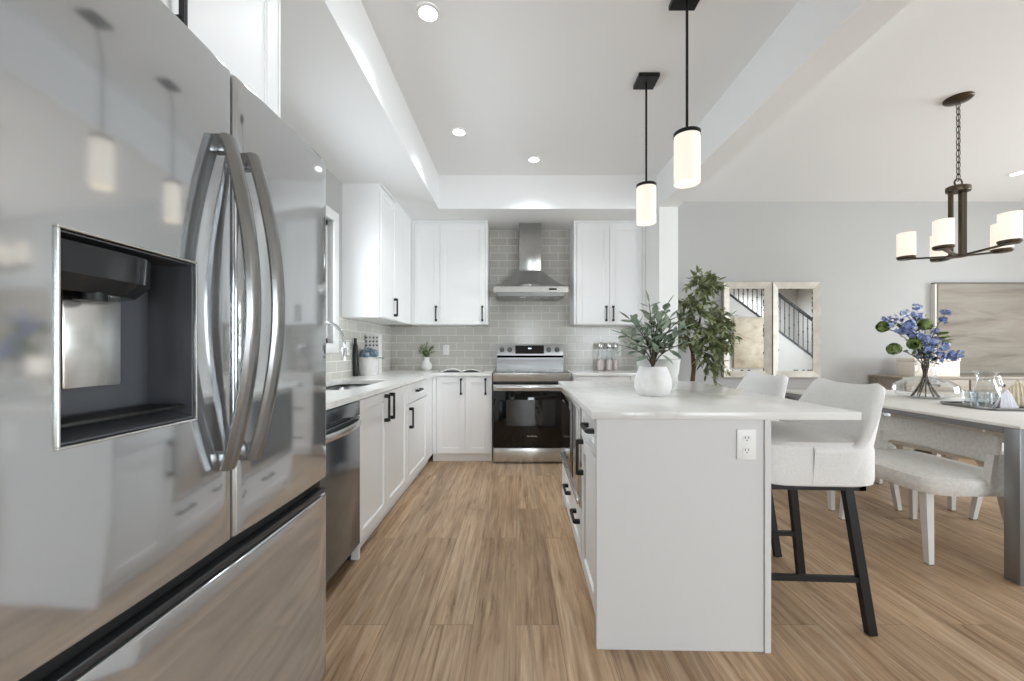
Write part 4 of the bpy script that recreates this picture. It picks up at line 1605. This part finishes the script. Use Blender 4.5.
def pendant(label, x, y):
    t = thing('pendant_lamp', label, 'lamp', (x, y, ZC), 0, 'pendant lamps over the island')
    MB().box(-.066, .066, -.066, .066, -.026, -.0005, .002, 1).build('canopy', 'blackrod', t)
    MB().tube([(0, 0, -.026), (0, 0, -.69)], .0065, 10).build('rod', 'blackrod', t)
    MB().lathe([(.012, -.665), (.02, -.68), (.063, -.682), (.063, -.70), (0, -.70)], n=36).build('cap', 'blackrod', t)
    MB().lathe([(.058, -.93), (.061, -.93), (.061, -.70), (.058, -.70), (.058, -.93)], n=36, cap=False).build('lamp_shade', 'shade', t)
    MB().sphere((0, 0, -.83), .026, (1, 1, 1.3)).build('bulb', 'bulb', t)
    return t


pendant('black pendant lamp with frosted shade nearer the range', .84, 2.58)
pendant('black pendant lamp with frosted shade nearer the camera', .84, 1.965)

cx, cy, CR, th0, zb_ = 3.068, 2.775, .2585, 1.1038, 1.838
cl = thing('chandelier', 'bronze five-light chandelier with frosted shades over the dining table', 'chandelier', (cx, cy, 0))
MB().lathe([(0, ZC - .0005), (.076, ZC - .0005), (.076, ZC - .010), (.066, ZC - .02), (.015, ZC - .03), (0, ZC - .03)], n=40).build('canopy', 'bronze', cl)
chn = MB()
nl = 13
zt0, zt1 = ZC - .03, 2.325
lk = (zt0 - zt1) / nl
for k in range(nl):
    zc_ = zt0 - lk * (k + .5)
    ax = (1, 0) if k % 2 else (0, 1)
    chn.tube([(ax[0] * .012 * math.cos(a_), ax[1] * .012 * math.cos(a_), zc_ + lk * .64 * math.sin(a_)) for a_ in [2 * PI * j / 14 for j in range(14)]], .0026, 6, closed=True)
chn.tube([(0, 0, zt0), (.006, .003, (zt0 + zt1) / 2), (0, 0, zt1)], .002, 6)
chn.build('chain', 'bronze', cl)
MB().tube([(.026 * math.cos(2 * PI * j / 20), 0, 2.31 + .026 * math.sin(2 * PI * j / 20)) for j in range(20)], .005, 8, closed=True).build('ring', 'bronze', cl)
MB().lathe([(0, 2.245), (.07, 2.245), (.072, 2.25), (.072, 2.277), (.06, 2.284), (0, 2.284)], n=36, sx=1, sy=.75).build('top_plate', 'bronze', cl)
for x in (-.052, .03):
    MB().box(x - .02 if x > 0 else x - .009, x + .02 if x > 0 else x + .009, -.012, .012, zb_ - .03, 2.246, .002, 1).build('upright', 'bronze', cl)
MB().lathe([(0, zb_ - .05), (.03, zb_ - .048), (.062, zb_ - .04), (.062, zb_ - .03), (0, zb_ - .026)], n=28).build('hub', 'bronze', cl)
for k in range(5):
    a_ = th0 + k * 2 * PI / 5
    dx, dy = math.cos(a_), math.sin(a_)
    a = MB().bar((dx * .03, dy * .03, zb_ - .038), (dx * CR, dy * CR, zb_ - .018), .022, .011).build('arm', 'bronze', cl)
    MB().lathe([(0, zb_ - .022), (.045, zb_ - .022), (.054, zb_ - .012), (.054, zb_), (0, zb_)], (dx * CR, dy * CR, 0), 28).build('shade_holder', 'bronze', a)
    MB().lathe([(.0525, zb_), (.0525, zb_ + .172), (.0495, zb_ + .172), (.0495, zb_)], (dx * CR, dy * CR, 0), 32, cap=False).build('lamp_shade', 'shadech', a)
    MB().sphere((dx * CR, dy * CR, zb_ + .07), .022, (1, 1, 1.4)).build('bulb', 'bulb', a)

DL = ['recessed round downlight at the near left of the kitchen ceiling', 'recessed round downlight at the far left of the kitchen ceiling',
      'recessed round downlight in the kitchen ceiling nearest the range', 
      'recessed round downlight in the dining ceiling right of the chandelier', 'added, unseen recessed downlight in the dining ceiling by the stairs',
      'added, unseen recessed downlight behind the camera near the beam', 'added, unseen recessed downlight in the dining ceiling by the added right window']
for (x, y), lb in zip(DOWN, DL):
    t = thing('downlight', lb, 'downlight', (x, y, ZC), 0, 'recessed ceiling downlights')
    MB().lathe([(.062, -.0005), (.062, -.006), (.048, -.008), (.048, -.0005)], n=32, cap=False).build('trim_ring', 'trimw', t)
    MB().lathe([(0, -.001), (.048, -.001), (.048, -.005), (0, -.005)], n=32).build('lens', 'dlens', t)
